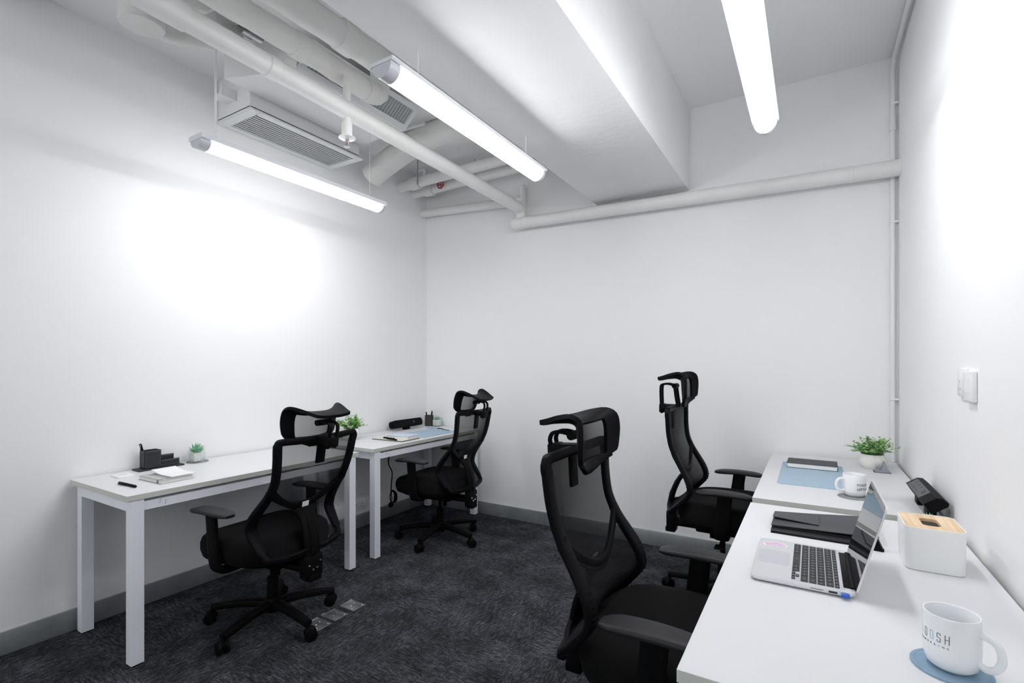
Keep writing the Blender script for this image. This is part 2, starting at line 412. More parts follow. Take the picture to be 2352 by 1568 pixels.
G().tube([(-.03, -.045, -.09), (-.03, -.045, .165)], .004, 8).obj('threaded_rod', M['steel'], t)
t = thing('valve_wheel', 'red valve wheel between the white cross pipes', 'valve', (-2.78, 3.375, 2.89))
ring = [(.03*math.cos(a), .018, .03*math.sin(a)) for a in [2*PI*i/18 for i in range(18)]]
G().tube(ring, .006, 8, closed=True).tube([(-.03, .018, 0), (.03, .018, 0)], .004, 6).tube([(0, .018, -.03), (0, .018, .03)], .004, 6).obj('handwheel', M['red'], t)
G().tube([(0, .018, 0), (0, .05, 0)], .006, 8).obj('stem', M['steel'], t)
G().tube([(-2.46, 3.46, 2.80), (-2.46, 3.46, ZC)], .003, 6).obj('threaded_rod', M['steel'])
tag(COL.objects['threaded_rod.001'], 'thin threaded rod hanging through the middle cross pipe', 'rod')

# insulated pipes
def wobble(pts, r, amp):
    return [r*(1+amp*math.sin(i*1.7)+amp*.6*math.sin(i*3.1+1)) for i in range(len(pts))]
Pa = smooth([(-2.125, YF, 2.85), (-2.12, .4, 2.85), (-2.115, 1.2, 2.85), (-2.115, 1.6, 2.85), (-2.13, 1.93, 2.85), (-2.13, 2.02, 2.858), (-2.13, 2.055, 2.90), (-2.13, 2.06, 2.98), (-2.13, 2.06, ZC)], 8)
pipe('insulated_pipe', Pa, wobble(Pa, .056, .03), M['wrap'], 'thick lagged white pipe that ends in a rounded elbow beside the air grille',
     [((-2.115, 1.52, 2.85), (0, 1, 0), .062, .07), ((-2.13, 1.97, 2.853), (0, 1, .1), .062, .06)])
Pb = smooth([(-1.76, YF, 2.75), (-1.76, .6, 2.75), (-1.757, 1.3, 2.75), (-1.745, 1.7, 2.75), (-1.745, 2.15, 2.76), (-1.745, 2.3, 2.80), (-1.745, 2.34, 2.92), (-1.745, 2.34, ZC)], 8)
pipe('insulated_pipe', Pb, wobble(Pb, .060, .03), M['wrap'], 'thick lagged white pipe running beside the broad beam',
     [((-1.752, 1.49, 2.75), (0, 1, 0), .067, .08)])
t = thing('capped_duct', 'round white capped duct hanging from the ceiling at top left', 'duct', (-2.60, 1.06, 2.85))
G().lathe([(0, 0), (.082, 0), (.088, .006), (.088, ZC-2.85)], 40).obj('duct_body', M['wrap'], t)
for P_, r_ in (([(-2.66, 1.13, 2.93), (-2.64, 1.20, 2.92), (-2.62, 1.30, 2.945), (-2.60, 1.40, 2.98), (-2.60, 1.46, 3.03), (-2.60, 1.48, 3.11)], .052), ([(-2.55, 1.0, 2.97), (-2.50, 1.12, 2.96), (-2.42, 1.22, 3.0), (-2.40, 1.30, 3.08)], .05)):
    P_ = smooth(P_, 6)
    G().tube([V(p)-V(-2.60, 1.06, 2.85) for p in P_], wobble(P_, r_, .05), 18).obj('branch_duct', M['wrap'], t)

# fan-coil unit: body with tilted supply grille, and the ducted return box with the long louvred grille
t = thing('air_conditioner', 'white ceiling air conditioning unit with a tilted outlet grille behind the pipes', 'air conditioner', (-2.6, 2.0, 2.9))
G().prism([(-.19, -.47), (.24, -.32), (.24, .498), (-.19, .51)], 0, .205, bev=.003).obj('casing', M['wall'], t)
G().box(-.10, .2, .5, .58, .06, .2, bev=.01).obj('casing_end', M['wrap'], t)
# tilted grille plane from (-2.361, z2.9) to (-2.237, z3.008)
ang = math.atan2(.108, .124); Lg = math.hypot(.108, .124)+.012
def tilt(gx, gy, gz):      # gx along slope, gz out of the face (down-right)
    return V(.239 + gx*math.cos(ang) + gz*math.sin(ang), gy, .0 + gx*math.sin(ang) - gz*math.cos(ang))
y0, y1 = -.322, .498
g = G()
def tbox(g, a0, a1, b0, b1, c0, c1):
    g.quad_strip([[tilt(a0, b0, c0), tilt(a1, b0, c0), tilt(a1, b0, c1), tilt(a0, b0, c1)], [tilt(a0, b1, c0), tilt(a1, b1, c0), tilt(a1, b1, c1), tilt(a0, b1, c1)]], True, True)
tbox(g, 0, .036, y0, y1, 0, .006); tbox(g, Lg-.030, Lg, y0, y1, 0, .006); tbox(g, .036, Lg-.03, y0, y0+.04, 0, .006); tbox(g, .036, Lg-.03, y1-.03, y1, 0, .006)
fr = g.obj('outlet_grille', M['grille'], t)
g = G(); N = 34
for i in range(N):
    y = y0+.045+(y1-y0-.08)*i/(N-1); tbox(g, .034, Lg-.028, y, y+.0022, -.022, .002)
g.obj('vane', M['grille'], fr, kind='stuff')
g = G(); tbox(g, .03, Lg-.02, y0+.03, y1-.02, -.032, -.026); g.obj('grille_back', M['grilledark'], fr)

t = thing('metal_collar', 'dark unpainted metal duct collar in the gap above the long pipe', 'duct collar', (-2.44, 1.50, 3.02))
G().tube([(0, -.07, 0), (0, .03, 0)], .04, 20).obj('collar_body', M['steel'], t)
G().box(-.08, .08, -.01, .028, .0, .05, bev=.004).obj('flange', M['dark_gap'], t)
G().tube([(.03, -.10, -.02), (.03, -.05, -.02)], .018, 12).obj('bolt_head', M['dark_gap'], t)

t = thing('return_air_box', 'white boxed duct with a long flat louvred grille under it, beside the left wall', 'air vent', (-2.96, 2.09, 2.8))
G().box(-.185, .155, -.40, .415, .022, ZC-2.8, bev=.003).box(-.185, -.16, -.40, .415, .006, .03).box(.135, .155, -.40, .415, .006, .03).box(-.16, .135, -.40, -.375, .006, .03).box(-.16, .135, .39, .415, .006, .03).obj('duct_box', M['wall'], t)
g = G(); a0, a1, b0, b1 = -.182, .180, -.405, .435
for bx in ((a0, a1, b0, b0+.055), (a0, a1, b1-.05, b1), (a0, a0+.042, b0+.05, b1-.045), (a1-.042, a1, b0+.05, b1-.045)):
    g.box(*bx, 0, .008, bev=.0015, seg=1)
fr = g.obj('grille_frame', M['grille'], t)
for i in range(11):
    x = a0+.055+(a1-a0-.11)*i/10
    G().box(x-.0095, x+.0095, b0+.052, b1-.048, .0055, .007, rot=Matrix.Rotation(math.radians(14), 3, 'Y')).obj('louvre', M['grille'], fr)
G().box(a0+.04, a1-.05, b0+.04, b1-.05, .019, .0215).obj('grille_back', M['grilledark'], fr)
g = G().box(-.10, .0, -.47, -.40, .10, .13, bev=.004).box(.0, .02, -.49, -.40, .09, .15, bev=.004); g.obj('mounting_bracket', M['wall'], t)

Pe = smooth([(-2.98, 2.78, 2.80), (-2.86, 2.79, 2.86), (-2.64, 2.80, 2.94), (-2.46, 2.81, 2.99), (-2.2, 2.81, 3.0), (-1.8, 2.81, 3.005), (BX0, 2.81, 3.01)], 6)
g = G().sweep([V(p)-V(Pe[0]) for p in Pe], (.075, .085), ref=(0, 1, 0), n=20, e=3.2)
o = g.obj('insulated_duct', M['wrap'], None, Pe[0]); tag(o, 'big bent wrapped white duct behind the far end of the hanging light', 'duct')
o = G().tube(smooth([(0, 0, 0), (.12, .06, -.03), (.25, .12, 0), (.4, .18, .03)], 6), .012, 10).obj('ceiling_cable', M['outlet'], None, (-2.75, 2.52, 3.0)); tag(o, 'white cable looping between the air unit and the bent duct', 'cable')

# sprinkler
t = thing('sprinkler_head', 'pendent fire sprinkler with a red bulb under the long white pipe', 'sprinkler', (-2.054, 1.754, 2.468))
G().tube([(0, 0, .325), (0, 0, .09)], .020, 16).obj('riser', M['pipe'], t)
G().lathe([(0, .095), (.026, .095), (.026, .03), (.022, .026), (0, .026)], 24).obj('drop_fitting', M['pipe'], t)
G().lathe([(0, .03), (.012, .03), (.042, .020), (.042, .017), (.014, .014), (0, .014)], 32).obj('escutcheon', M['outlet'], t)
g = G()
for s in (-1, 1): g.tube(smooth([(s*.009, 0, .014), (s*.013, 0, -.006), (s*.004, 0, -.024)], 5), .0022, 8)
g.obj('frame_arms', M['steel'], t)
G().tube([(0, 0, .012), (0, 0, -.018)], .0028, 10).obj('glass_bulb', M['red'], t)
g = G()
for i in range(10):
    a = 2*PI*i/10; g.box(.002, .017, -.0022, .0022, -.027, -.0255, rot=Matrix.Rotation(a, 3, 'Z'), about=(0, 0, -.026))
g.obj('deflector', M['steel'], t)

# conduit in the right back corner
pts = smooth([(.405, YB-.022, .72), (.405, YB-.022, 1.5), (.405, YB-.022, 2.4), (.405, YB-.022, 2.96), (.407, YB-.05, 3.055), (.408, 3.45, 3.085), (.408, 2.6, 3.088), (.408, 0, 3.088)], 8)
t = thing('conduit', 'white conduit climbing the right back corner and bending along the ceiling', 'conduit', (.405, YB-.022, .72))
G().tube([V(p)-V(.405, YB-.022, .72) for p in pts], .0125, 14).obj('conduit_tube', M['outlet'], t)
for z in (.39, 1.42, 2.108):
    G().box(-.014, .027, -.016, .022, z, z+.012, bev=.002).obj('saddle_clip', M['outlet'], t)
G().tube([(0, 0, 1.96), (0, 0, 2.03)], .0155, 14).obj('coupling', M['outlet'], t)

# ================================================================= WALL PLATES
t = thing('power_socket', 'white surface-mounted socket plate on the right wall, farther of the pair', 'wall socket', (XR, 2.165, 1.257))
G().box(-.0115, 0, -.045, .045, -.046, .046, bev=.003).obj('back_box', M['outlet'], t)
f = G().box(-.0135, -.0105, -.030, .030, -.038, .038, bev=.001).obj('face_plate', M['outlet'], t)
G().box(-.0138, -.0130, -.002, .002, .000, .008).box(-.0138, -.0130, .006, .011, -.024, -.017).box(-.0138, -.0130, -.011, -.006, -.024, -.017).obj('slot', M['stitch'], f)
t = thing('switch_plate', 'white surface-mounted switch plate on the right wall, nearer of the pair', 'wall switch', (XR, 2.066, 1.25))
G().box(-.016, 0, -.046, .046, -.05, .047, bev=.005, seg=3).obj('plate_body', M['outlet'], t)
f = G().box(-.0168, -.0155, -.022, .022, -.022, .022, bev=.0004, seg=1).obj('rocker', M['outlet'], t)

def socket(name, y, z, w_, label):
    t = thing(name, label, 'wall socket', (XL, y, z))
    G().box(0, .012, -w_/2, w_/2, -.042, .042, bev=.003).obj('face_plate', M['outlet'], t)
    for k in ((-.033, .033) if w_ > .1 else (0,)):
        g = G(); g.box(.0118, .0126, k-.003, k+.003, .006, .016)
        for s in (-1, 1): g.box(.0118, .0126, k+s*.011-.0035, k+s*.011+.0035, -.014, -.009)
        g.obj('pin_holes', M['ink'], t)
    return t
socket('double_socket', 2.80, .182, .146, 'white double power socket low on the left wall between the desks')
t = thing('wiring_box', 'small white wiring box above the baseboard behind the near left desk', 'wall box', (XL, 2.61, .17))
G().box(0, .03, -.045, .045, -.05, .05, bev=.003).obj('box_body', M['outlet'], t)
G().box(0, .02, -.012, .012, .05, .075, bev=.002).obj('conduit_stub', M['outlet'], t)

# ================================================================= DESKS
def desk(x0, x1, y0, y1, label, fx):
    """fx: +1 when the sitting side faces +x, -1 when it faces -x"""
    t = thing('desk', label, 'desk', ((x0+x1)/2, (y0+y1)/2, 0), 0, 'white office desks')
    hx, hy = (x1-x0)/2, (y1-y0)/2
    g = G().box(-hx, hx, -hy, hy, .7255, .75, bev=.0008, seg=1)
    tp = g.obj('desktop', [M['laminate'], M['edge']], t)
    for p in tp.data.polygons:
        if abs(p.normal.z) < .7: p.material_index = 1
    ly = hy-.018-.025; lxf = hx-.03; lxb = hx-.055
    xf_, xb_ = (lxf, -lxb) if fx > 0 else (-lxf, lxb)
    for sx in (xf_, xb_):
        for sy in (-ly, ly):
            l = G().box(sx-.025, sx+.025, sy-.025, sy+.025, .006, .7255, bev=.0012, seg=1).obj('leg', M['frame'], t)
            G().box(sx-.021, sx+.021, sy-.021, sy+.021, 0, .008).obj('foot_pad', M['plastic'], l)
    for sy in (-ly, ly):
        G().box(min(xf_, xb_)+.025, max(xf_, xb_)-.025, sy-.025, sy+.025, .674, .7255, bev=.001, seg=1).obj('end_rail', M['frame'], t)
    g = G()
    for sx in (xf_, xb_):
        g.box(sx-.012, sx+.018 if sx == xf_ and fx > 0 else sx+.012, -ly+.02, ly-.02, .672, .712, bev=.001, seg=1)
        s = 1 if sx == xf_ and fx > 0 else 1
    fr = g.obj('long_rail', M['frame'], t)
    if fx > 0:
        for sy in (-ly+.09, ly-.09):
            for k in (0, 1):
                g = G(); yy = sy+k*.022; zz = .700-k*.010; x = xf_+.019
                g.tube(smooth([(x, yy+.006, zz+.008), (x, yy, zz+.007), (x, yy, zz-.007), (x, yy-.006, zz-.008)], 4), .0009, 6)
                g.obj('rail_hook', M['steel'], fr)
    return t
desk(-3.13, -2.518, .97, 2.244, 'white desk against the left wall, nearer one, with the black pen organizer', 1)
desk(-3.13, -2.518, 2.372, 3.615, 'white desk in the back left corner with the blue notebook on it', 1)
desk(-.215, .417, .948, 2.260, 'white desk along the right wall, nearer one, carrying the open laptop', -1)
desk(-.217, .417, 2.347, 3.602, 'white desk along the right wall, farther one, with the blue desk mat and black notebook', -1)

# ================================================================= OFFICE CHAIRS
XBT = [(.415, -.240), (.44, -.228), (.47, -.200), (.51, -.162), (.54, -.133), (.57, -.126), (.60, -.132), (.64, -.150), (.69, -.180), (.74, -.208), (.79, -.228), (.84, -.238), (.90, -.242), (.95, -.243), (1.0, -.240)]
HWT = [(.415, .195), (.44, .216), (.48, .226), (.54, .231), (.60, .231), (.66, .222), (.72, .213), (.80, .213), (.90, .223), (1.0, .234)]
def chair(x, y, face, label, lift=0.0, recl=0.0, head=1.045, arm=.64, spin=0.0, htilt=0.0):
    t = thing('office_chair', label, 'office chair', (x, y, 0), face, 'black mesh office chairs')
    bp_, sp_ = M['plastic'], M['plastic2']
    # --- base
    g = G(); g.lathe([(0, .062), (.036, .062), (.043, .085), (.040, .118), (.034, .130), (0, .130)], 24)
    for k in range(5):
        a = spin+2*PI*k/5; c, s = math.cos(a), math.sin(a)
        P = smooth([(.02*c, .02*s, .100), (.12*c, .12*s, .103), (.22*c, .22*s, .094), (.305*c, .305*s, .082)], 5)
        n = len(P); g.sweep(P, [(.027-.007*i/n, .020-.005*i/n) for i in range(n)], ref=(0, 0, 1), n=12)
    g.obj('star_base', bp_, t)
    for k in range(5):
        a = spin+2*PI*k/5; c, s = math.cos(a), math.sin(a)
        cx, cy = .302*c, .302*s; b = a + (1.1, 2.6, -.7, .4, -2.0)[k]
        ct = G().tube([(cx, cy, .05), (cx, cy, .085)], .010, 10)
        d = V(math.cos(b), math.sin(b), 0); q = V(-d.y, d.x, 0); wc = V(cx, cy, .030)+d*.012
        hood = [wc + q*sgn*.012 for sgn in (-1, 1)]
        ct.tube([wc-q*.013+V(0, 0, .008), wc-q*.006+V(0, 0, .012), wc+q*.006+V(0, 0, .012), wc+q*.013+V(0, 0, .008)], [.020, .025, .025, .020], 16)
        co = ct.obj('caster', bp_, t)
        g = G()
        for sgn in (-1, 1):
            e0, e1 = wc+q*sgn*.010, wc+q*sgn*.026
            g.tube([e0, e0+(e1-e0)*.15, e0+(e1-e0)*.85, e1], [.024, .0295, .0295, .022], 22)
        g.obj('wheel', bp_, co)
    zs = lift
    G().lathe([(0, .10), (.029, .10), (.027, .235), (0, .235)], 20).obj('column_sleeve', bp_, t)
    G().tube([(0, 0, .2), (0, 0, .325+zs)], .014, 14).obj('gas_lift', M['plastic2'], t)
    # --- mechanism
    G().box(-.13, .10, -.085, .085, .310+zs, .352+zs, bev=.012).box(-.27, -.10, -.05, .05, .315+zs, .345+zs, bev=.008).obj('tilt_mechanism', bp_, t)
    G().tube(smooth([(.02, -.07, .325+zs), (.02, -.17, .322+zs), (.02, -.235, .31+zs)], 4), .006, 8).box(-.002, .045, -.285, -.225, .303+zs, .312+zs, bev=.003).obj('height_lever', bp_, t)
    kb = G().tube([(-.055, .02, .315+zs), (-.055, .02, .26+zs)], .011, 12)
    for i in range(6): kb.tube([(-.055, .02, .305-.008*i+zs), (-.055, .02, .301-.008*i+zs)], .016, 12)
    kb.obj('tension_spring', bp_, t)
    # --- seat
    def seat_layer(z, sx, sy, dx=0, e=3.2, wf=0.0):
        r = []
        for j in range(44):
            th = 2*PI*j/44; c, s = math.cos(th), math.sin(th)
            px = sx*math.copysign(abs(c)**(2/e), c)+dx; py = sy*math.copysign(abs(s)**(2/e), s)
            u = max(0, px/.27)
            r.append(V(px+.042, py, z+zs - wf*u**3*.035 + wf*.012*(py/.26)**2))
        return r
    G().quad_strip([seat_layer(.352, .20, .19), seat_layer(.365, .225, .22, e=3), seat_layer(.385, .235, .235)], True, True).obj('seat_pan', bp_, t)
    L = [seat_layer(.378, .238, .240), seat_layer(.385, .252, .254), seat_layer(.415, .262, .262), seat_layer(.448, .262, .262, wf=.6), seat_layer(.474, .254, .254, wf=.9), seat_layer(.490, .236, .236, wf=1), seat_layer(.497, .20, .20, wf=1), seat_layer(.496, .12, .12, wf=1), seat_layer(.493, .03, .03, wf=1)]
    G().quad_strip(L, True, True).obj('seat', M['fabric'], t, ang=60)
    # --- back
    cr, sr = math.cos(recl), math.sin(recl); px0, pz0 = -.16, .44
    def B(p):
        dx, dz = p[0]-px0, p[2]-pz0
        return V(px0+dx*cr-dz*sr, p[1], pz0+dx*sr+dz*cr+zs)
    def bx(z, yy):
        hw = interp(HWT, z); return interp(XBT, z) - .030*(1-(yy/hw)**2)*(1 if z < .8 else max(.5, 1-(z-.8)*2))
    zz = [.445, .475, .51, .55, .59, .63, .67, .71, .75, .80, .86, .91, .945]
    right = [(interp(XBT, z), interp(HWT, z), z) for z in zz]
    loop = [(bx(.985, 0), 0, .985), (bx(.985, .12), .12, .985), (bx(.987, .20), .205, .988), (interp(XBT, .98)-.002, .228, .983), (interp(XBT, .96)-.002, .2305, .962)]
    loop += list(reversed(right))
    loop += [(bx(.43, .19), .198, .432), (bx(.425, .10), .10, .425), (bx(.425, 0), 0, .424)]
    left = [(p[0], -p[1], p[2]) for p in reversed(loop[1:-1])]
    full = smooth(loop+left, 4, closed=True)
    def wd(p):
        z = p[2]
        if z > .975: return (.015, .013)
        if z > .75: return (.021, .012)
        if z > .46: return (.022+.008*math.exp(-((z-.58)/.09)**2), .013)
        return (.014, .014)
    g = G().sweep([B(p) for p in full], [wd(p) for p in full], ref=(cr, 0, sr), closed=True, n=14)
    bf = g.obj('backrest_frame', sp_, t)
    # lumbar U-arc and upper struts of the frame
    arc = []
    for i in range(25):
        u = -1+2*i/24; yy = u*.222; z = .632+.120*abs(u)**1.7; arc.append((bx(z, yy)-.008*(1-abs(u)), yy, z))
    G().sweep([B(p) for p in arc], [(.024-.008*math.sin(PI*abs(-1+2*i/24)), .009) for i in range(25)], ref=(cr, 0, sr), n=12).obj('lumbar_arc', sp_, t)
    spn = smooth([(-.198, 0, .628), (-.214, 0, .600), (-.240, 0, .56), (-.268, 0, .49), (-.282, 0, .42), (-.280, 0, .345)], 4)
    sp = G().sweep([B(p) for p in spn], [(.046+.045*max(0, 1-i/6)**1.6, .011) for i in range(len(spn))], ref=(cr, 0, sr), n=14)
    sp.sweep([B(p) for p in ((-.226, 0, .60), (-.252, 0, .56), (-.281, 0, .49), (-.295, 0, .42), (-.293, 0, .36))], (.016, .006), ref=(cr, 0, sr), n=10)
    for s in (-1, 1):
        P = smooth([(-.280, s*.03, .440), (-.272, s*.08, .43), (bx(.425, .13)+.0, s*.13, .425)], 4); sp.sweep([B(p) for p in P], (.015, .010), ref=(cr, 0, sr), n=10)
    sp.obj('spine', bp_, t)
    bk = G().box(-.296, -.246, -.052, .052, .285+zs, .395+zs, bev=.008).box(-.305, -.25, -.035, .035, .27+zs, .30+zs, bev=.006)
    bk = bk.obj('back_bracket', bp_, t)
    g = G()
    for yy, z in ((-.032, .352), (.03, .352), (-.012, .325), (.012, .325)): g.lathe([(0, 0), (.006, 0), (.005, .003), (0, .004)], 10)
    g.bm.clear()
    for yy, z in ((-.034, .358), (.032, .35), (-.014, .330), (.010, .326)):
        g.tube([(-.295, yy, z+zs), (-.2995, yy, z+zs)], [.006, .0045], 12)
    g.obj('bolts', M['chrome'], bk)
    c0 = bx(.645, .002)-.0175
    g = G().box(c0-.0035, c0, -.019, .019, .628, .656, bev=.0008, seg=1)
    for v in g.bm.verts: v.co = B(v.co)
    g.obj('fabric_tag', M['white'], t, label='small white tag')
    # ribs on the outer rails
    for s in (-1, 1):
        g = G()
        for i in range(9):
            z = .515+.0145*i; P = []
            for j in range(7):
                a = -PI*.55+PI*1.1*j/6; P.append(B((interp(XBT, z)+.0155*math.cos(a+PI/2)*1.0, s*(interp(HWT, z)+(.0275*math.cos(a))), z)))
            g.tube(P, .0022, 6)
        g.obj('rail_ribs', bp_, bf)
    # net
    g = G(); rows = 30; cols = 18; R_ = []
    for i in range(rows+1):
        z = .425+(.985-.425)*i/rows; hw = interp(HWT, z)
        R_.append([B((bx(z, hw*(-1+2*j/cols)), hw*(-1+2*j/cols), z)) for j in range(cols+1)])
    g.quad_strip(R_, False, False); g.obj('back_net', M['net'], t, ang=80)
    # --- headrest: stem, clamp, pivot, panel with swept-back brim
    sx = -.266
    hb = G()
    def hbox(*a, **k): hb.box(*a, **k)
    hbox(sx-.006, sx+.006, -.026, .026, .865, 1.0, bev=.004)
    hbox(sx-.050, sx+.018, -.036, .036, .965, 1.002, bev=.008)
    up = max(.0, head-1.06)
    for s in (-1, 1):
        P = smooth([(sx-.062, s*.022, .95), (sx-.066, s*.022, 1.0), (sx-.068, s*.022, head+.0), (sx-.055, s*.022, head+.020), (sx-.02, s*.022, head+.022), (sx+.012, s*.022, head+.012)], 4)
        hb.sweep([V(p) for p in P], (.006, .009), ref=(0, 1, 0), n=8)
    hbox(sx-.075, sx-.045, -.034, .034, .955, 1.004, bev=.005)
    hb.tube([(sx+.012, -.034, head+.012), (sx+.012, .034, head+.012)], .0145, 16)
    if up > .02:
        for s in (-1, 1): hb.sweep([V(sx+.012, s*.03, head+.012), V(sx+.020, s*.03, head-.05), V(sx+.03, s*.028, head-.11)], (.007, .008), ref=(0, 1, 0), n=8)
    for v in hb.bm.verts: v.co = B(v.co)
    hr = hb.obj('headrest_bracket', bp_, t)
    ox = sx+.012
    ch_, sh_ = math.cos(htilt), math.sin(htilt)
    def H(p):
        a, b, c = p; return B((ox+a*ch_-c*sh_, b, head+.012+a*sh_+c*ch_))
    # rows bottom -> top -> brim: (t, halfwidth, centre x, centre z, wrap forward at ends, rise at ends)
    rows_ = [(.050, .046, -.118, .008, .034), (.110, .052, -.100, .022, .024), (.150, .050, -.070, .036, .008), (.163, .044, -.025, .045, .004), (.164, .040, .012, .050, .012), (.158, .032, .038, .050, .024),
             (.150, .010, .048, .040, .028), (.132, -.025, .046, .028, .022), (.116, -.058, .042, .018, .012), (.104, -.082, .036, .006, .008)]
    rs = smooth(rows_, 3)
    nc = 24
    top = []
    for hw, cx_, cz, wr, ri in rs:
        row = []
        for j in range(nc+1):
            u = -1+2*j/nc
            row.append((cx_+wr*u*u, hw*u, cz+ri*u*u*abs(u)))
        top.append(row)
    nr = len(top)
    # solid border (frame) = everything outside the net window, given thickness
    def P3(i, j): return V(top[i][j])
    nrm = {}
    for i in range(nr):
        for j in range(nc+1):
            a = P3(min(i+1, nr-1), j)-P3(max(i-1, 0), j); b = P3(i, min(j+1, nc))-P3(i, max(j-1, 0)); q = a.cross(b); q.normalize(); nrm[i, j] = q
    def win(i, j): return 6 <= i < 15 and 4 <= j < nc-4
    fb = G(); th = .0075
    A = {(i, j): fb.bm.verts.new(H(P3(i, j)+nrm[i, j]*th)) for i in range(nr) for j in range(nc+1)}
    C_ = {(i, j): fb.bm.verts.new(H(P3(i, j)-nrm[i, j]*th)) for i in range(nr) for j in range(nc+1)}
    solid = {(i, j) for i in range(nr-1) for j in range(nc) if not win(i, j)}
    for (i, j) in solid:
        fb.bm.faces.new((A[i, j], A[i+1, j], A[i+1, j+1], A[i, j+1])); fb.bm.faces.new((C_[i, j], C_[i, j+1], C_[i+1, j+1], C_[i+1, j]))
        for (di, dj), (p, q) in (((-1, 0), ((i, j), (i, j+1))), ((1, 0), ((i+1, j+1), (i+1, j))), ((0, -1), ((i+1, j), (i, j))), ((0, 1), ((i, j+1), (i+1, j+1)))):
            if (i+di, j+dj) not in solid: fb.bm.faces.new((A[p], A[q], C_[q], C_[p]))
    loose = [v for v in fb.bm.verts if not v.link_faces]
    for v in loose: fb.bm.verts.remove(v)
    hd = fb.obj('headrest_frame', sp_, t, ang=50)
    g = G(); g.quad_strip([[H(P3(i, j)) for j in range(2, nc-1)] for i in range(2, 17)], False, False); g.obj('headrest_net', M['net'], hd, ang=80)
    # --- arms
    for s in (-1, 1):
        P = smooth([(.03, s*.17, .352+zs), (.03, s*.235, .352+zs), (.032, s*.272, .366+zs), (.036, s*.284, .42+zs), (.045, s*.286, .52+zs), (.052, s*.288, arm-.012)], 4)
        n = len(P)
        refs = [(1, 0, 0)]*n
        ao = G().sweep(P, [(.014, .036) if i < n*.75 else (.013, .034) for i in range(n)], ref=refs, n=12).obj('armrest', bp_, t)
        g = G(); nn = 15; rings = []
        for i in range(nn):
            u = math.sin(-PI/2+PI*i/(nn-1)); k = (1-abs(u)**6)**.4 if abs(u) < 1 else .0; k = max(k, .55)
            cx_ = .048+.132*u; cw = .043*k*(1-.12*max(0, u)); ht = .0125*max(k, .5); cz = arm+.002-.008*u*u
            rings.append([V(cx_, s*.288+cw*math.copysign(abs(math.cos(a))**.6, math.cos(a)), cz+ht*math.copysign(abs(math.sin(a))**.7, math.sin(a))) for a in [2*PI*(j+.5)/16 for j in range(16)]])
        g.quad_strip(rings, True, True); g.obj('arm_pad', M['padtop'], ao, ang=60)
    return t
chair(-2.36, 1.543, PI+.09, 'black mesh office chair turned to the near left desk, its back to us', lift=0, recl=math.radians(8.5), head=1.048, arm=.635, spin=math.radians(-3.6-185), htilt=math.radians(-6))
chair(-2.41, 2.94, PI+.09, 'black mesh office chair at the back left desk, the farthest on the left', lift=0, recl=math.radians(6), head=1.045, arm=.635, spin=math.radians(-6-185), htilt=math.radians(6))
chair(-.375, 1.49, 0, 'black mesh office chair nearest to us, facing the desk with the laptop', lift=.062, recl=math.radians(3), head=1.02, arm=.668, spin=.5, htilt=math.radians(-4))
chair(-.42, 2.95, 0, 'black mesh office chair with a raised headrest at the far right desk', lift=.085, recl=0, head=1.098, arm=.672, spin=math.radians(171), htilt=math.radians(0))

# ================================================================= FLOOR BOX PLATES
for k, (x, y, lab, mt) in enumerate(((-2.147, 1.872, 'brightest square metal floor plate, farthest from the chair caster', M['steel']),
                                 (-2.147, 1.752, 'middle one of the three metal floor plates, dotted with screws', M['steel']),
                                 (-2.142, 1.645, 'metal floor plate partly behind the chair caster, nearest to us', M['steel']))):
    t = thing('floor_plate', lab, 'floor outlet', (x, y, 0), 0, 'metal floor outlet plates')
    G().box(-.054, .054, -.043, .043, 0, .004, bev=.001, seg=1).obj('cover', mt, t)
    G().box(-.056, -.051, -.04, .04, .003, .006).obj('hinge', M['chrome'], t)
    g = G()
    for a, b in ((-.01, .02), (.0, -.01), (.03, -.03), (.04, .03)): g.lathe([(0, .004), (.003, .004), (.002, .0058), (0, .006)], 8, (a, b, 0))
    g.obj('screws', M['chrome'], t)

# ================================================================= DESK ITEMS, LEFT
Z = .75
def book(name, label, cat, c, sx, sy, h, rz, cover, pages, band=None, ct=.002, over=.003, z=Z, group=None):
    t = thing(name, label, cat, (c[0], c[1], z), rz, group)
    G().prism(rrect(-sx/2, sx/2, -sy/2, sy/2, .006), 0, ct).obj('back_cover', cover, t)
    G().prism(rrect(-sx/2+over, sx/2-over, -sy/2+over, sy/2-over, .004), ct, h-ct).obj('pages', pages, t)
    G().prism(rrect(-sx/2, sx/2, -sy/2, sy/2, .006), h-ct, h).obj('front_cover', cover, t)
    return t
# organizer
t = thing('desk_organizer', 'black stitched leather pen holder and letter rack on the near left desk', 'desk organizer', (-3.075, 1.335, Z), 0)
G().box(-.042, .042, -.112, .112, 0, .009, bev=.003).obj('base', M['leather'], t)
g = G(); x0, x1, y0, y1 = -.030, .030, -.080, -.002
g.box(x0, x1, y0, y1, .009, .016); g.box(x0, x0+.005, y0, y1, .009, .104, bev=.001, seg=1); g.box(x1-.005, x1, y0, y1, .009, .104, bev=.001, seg=1); g.box(x0, x1, y0, y0+.005, .009, .104, bev=.001, seg=1); g.box(x0, x1, y1-.005, y1, .009, .104, bev=.001, seg=1)
pb = g.obj('pen_box', M['leather'], t)
g = G()
def stitch(g, p, q, n):
    p, q = V(p), V(q)
    for i in range(n):
        a, b = p.lerp(q, (i+.15)/n), p.lerp(q, (i+.75)/n); g.tube([a, b], .0006, 5)
for za in (.014, .099): stitch(g, (x1+.0004, y0+.004, za), (x1+.0004, y1-.004, za), 18); stitch(g, (x0+.004, y0-.0004, za), (x1-.004, y0-.0004, za), 14)
for ya in (y0+.004, y1-.004): stitch(g, (x1+.0004, ya, .014), (x1+.0004, ya, .099), 20)
g.obj('stitching', M['stitch'], pb)
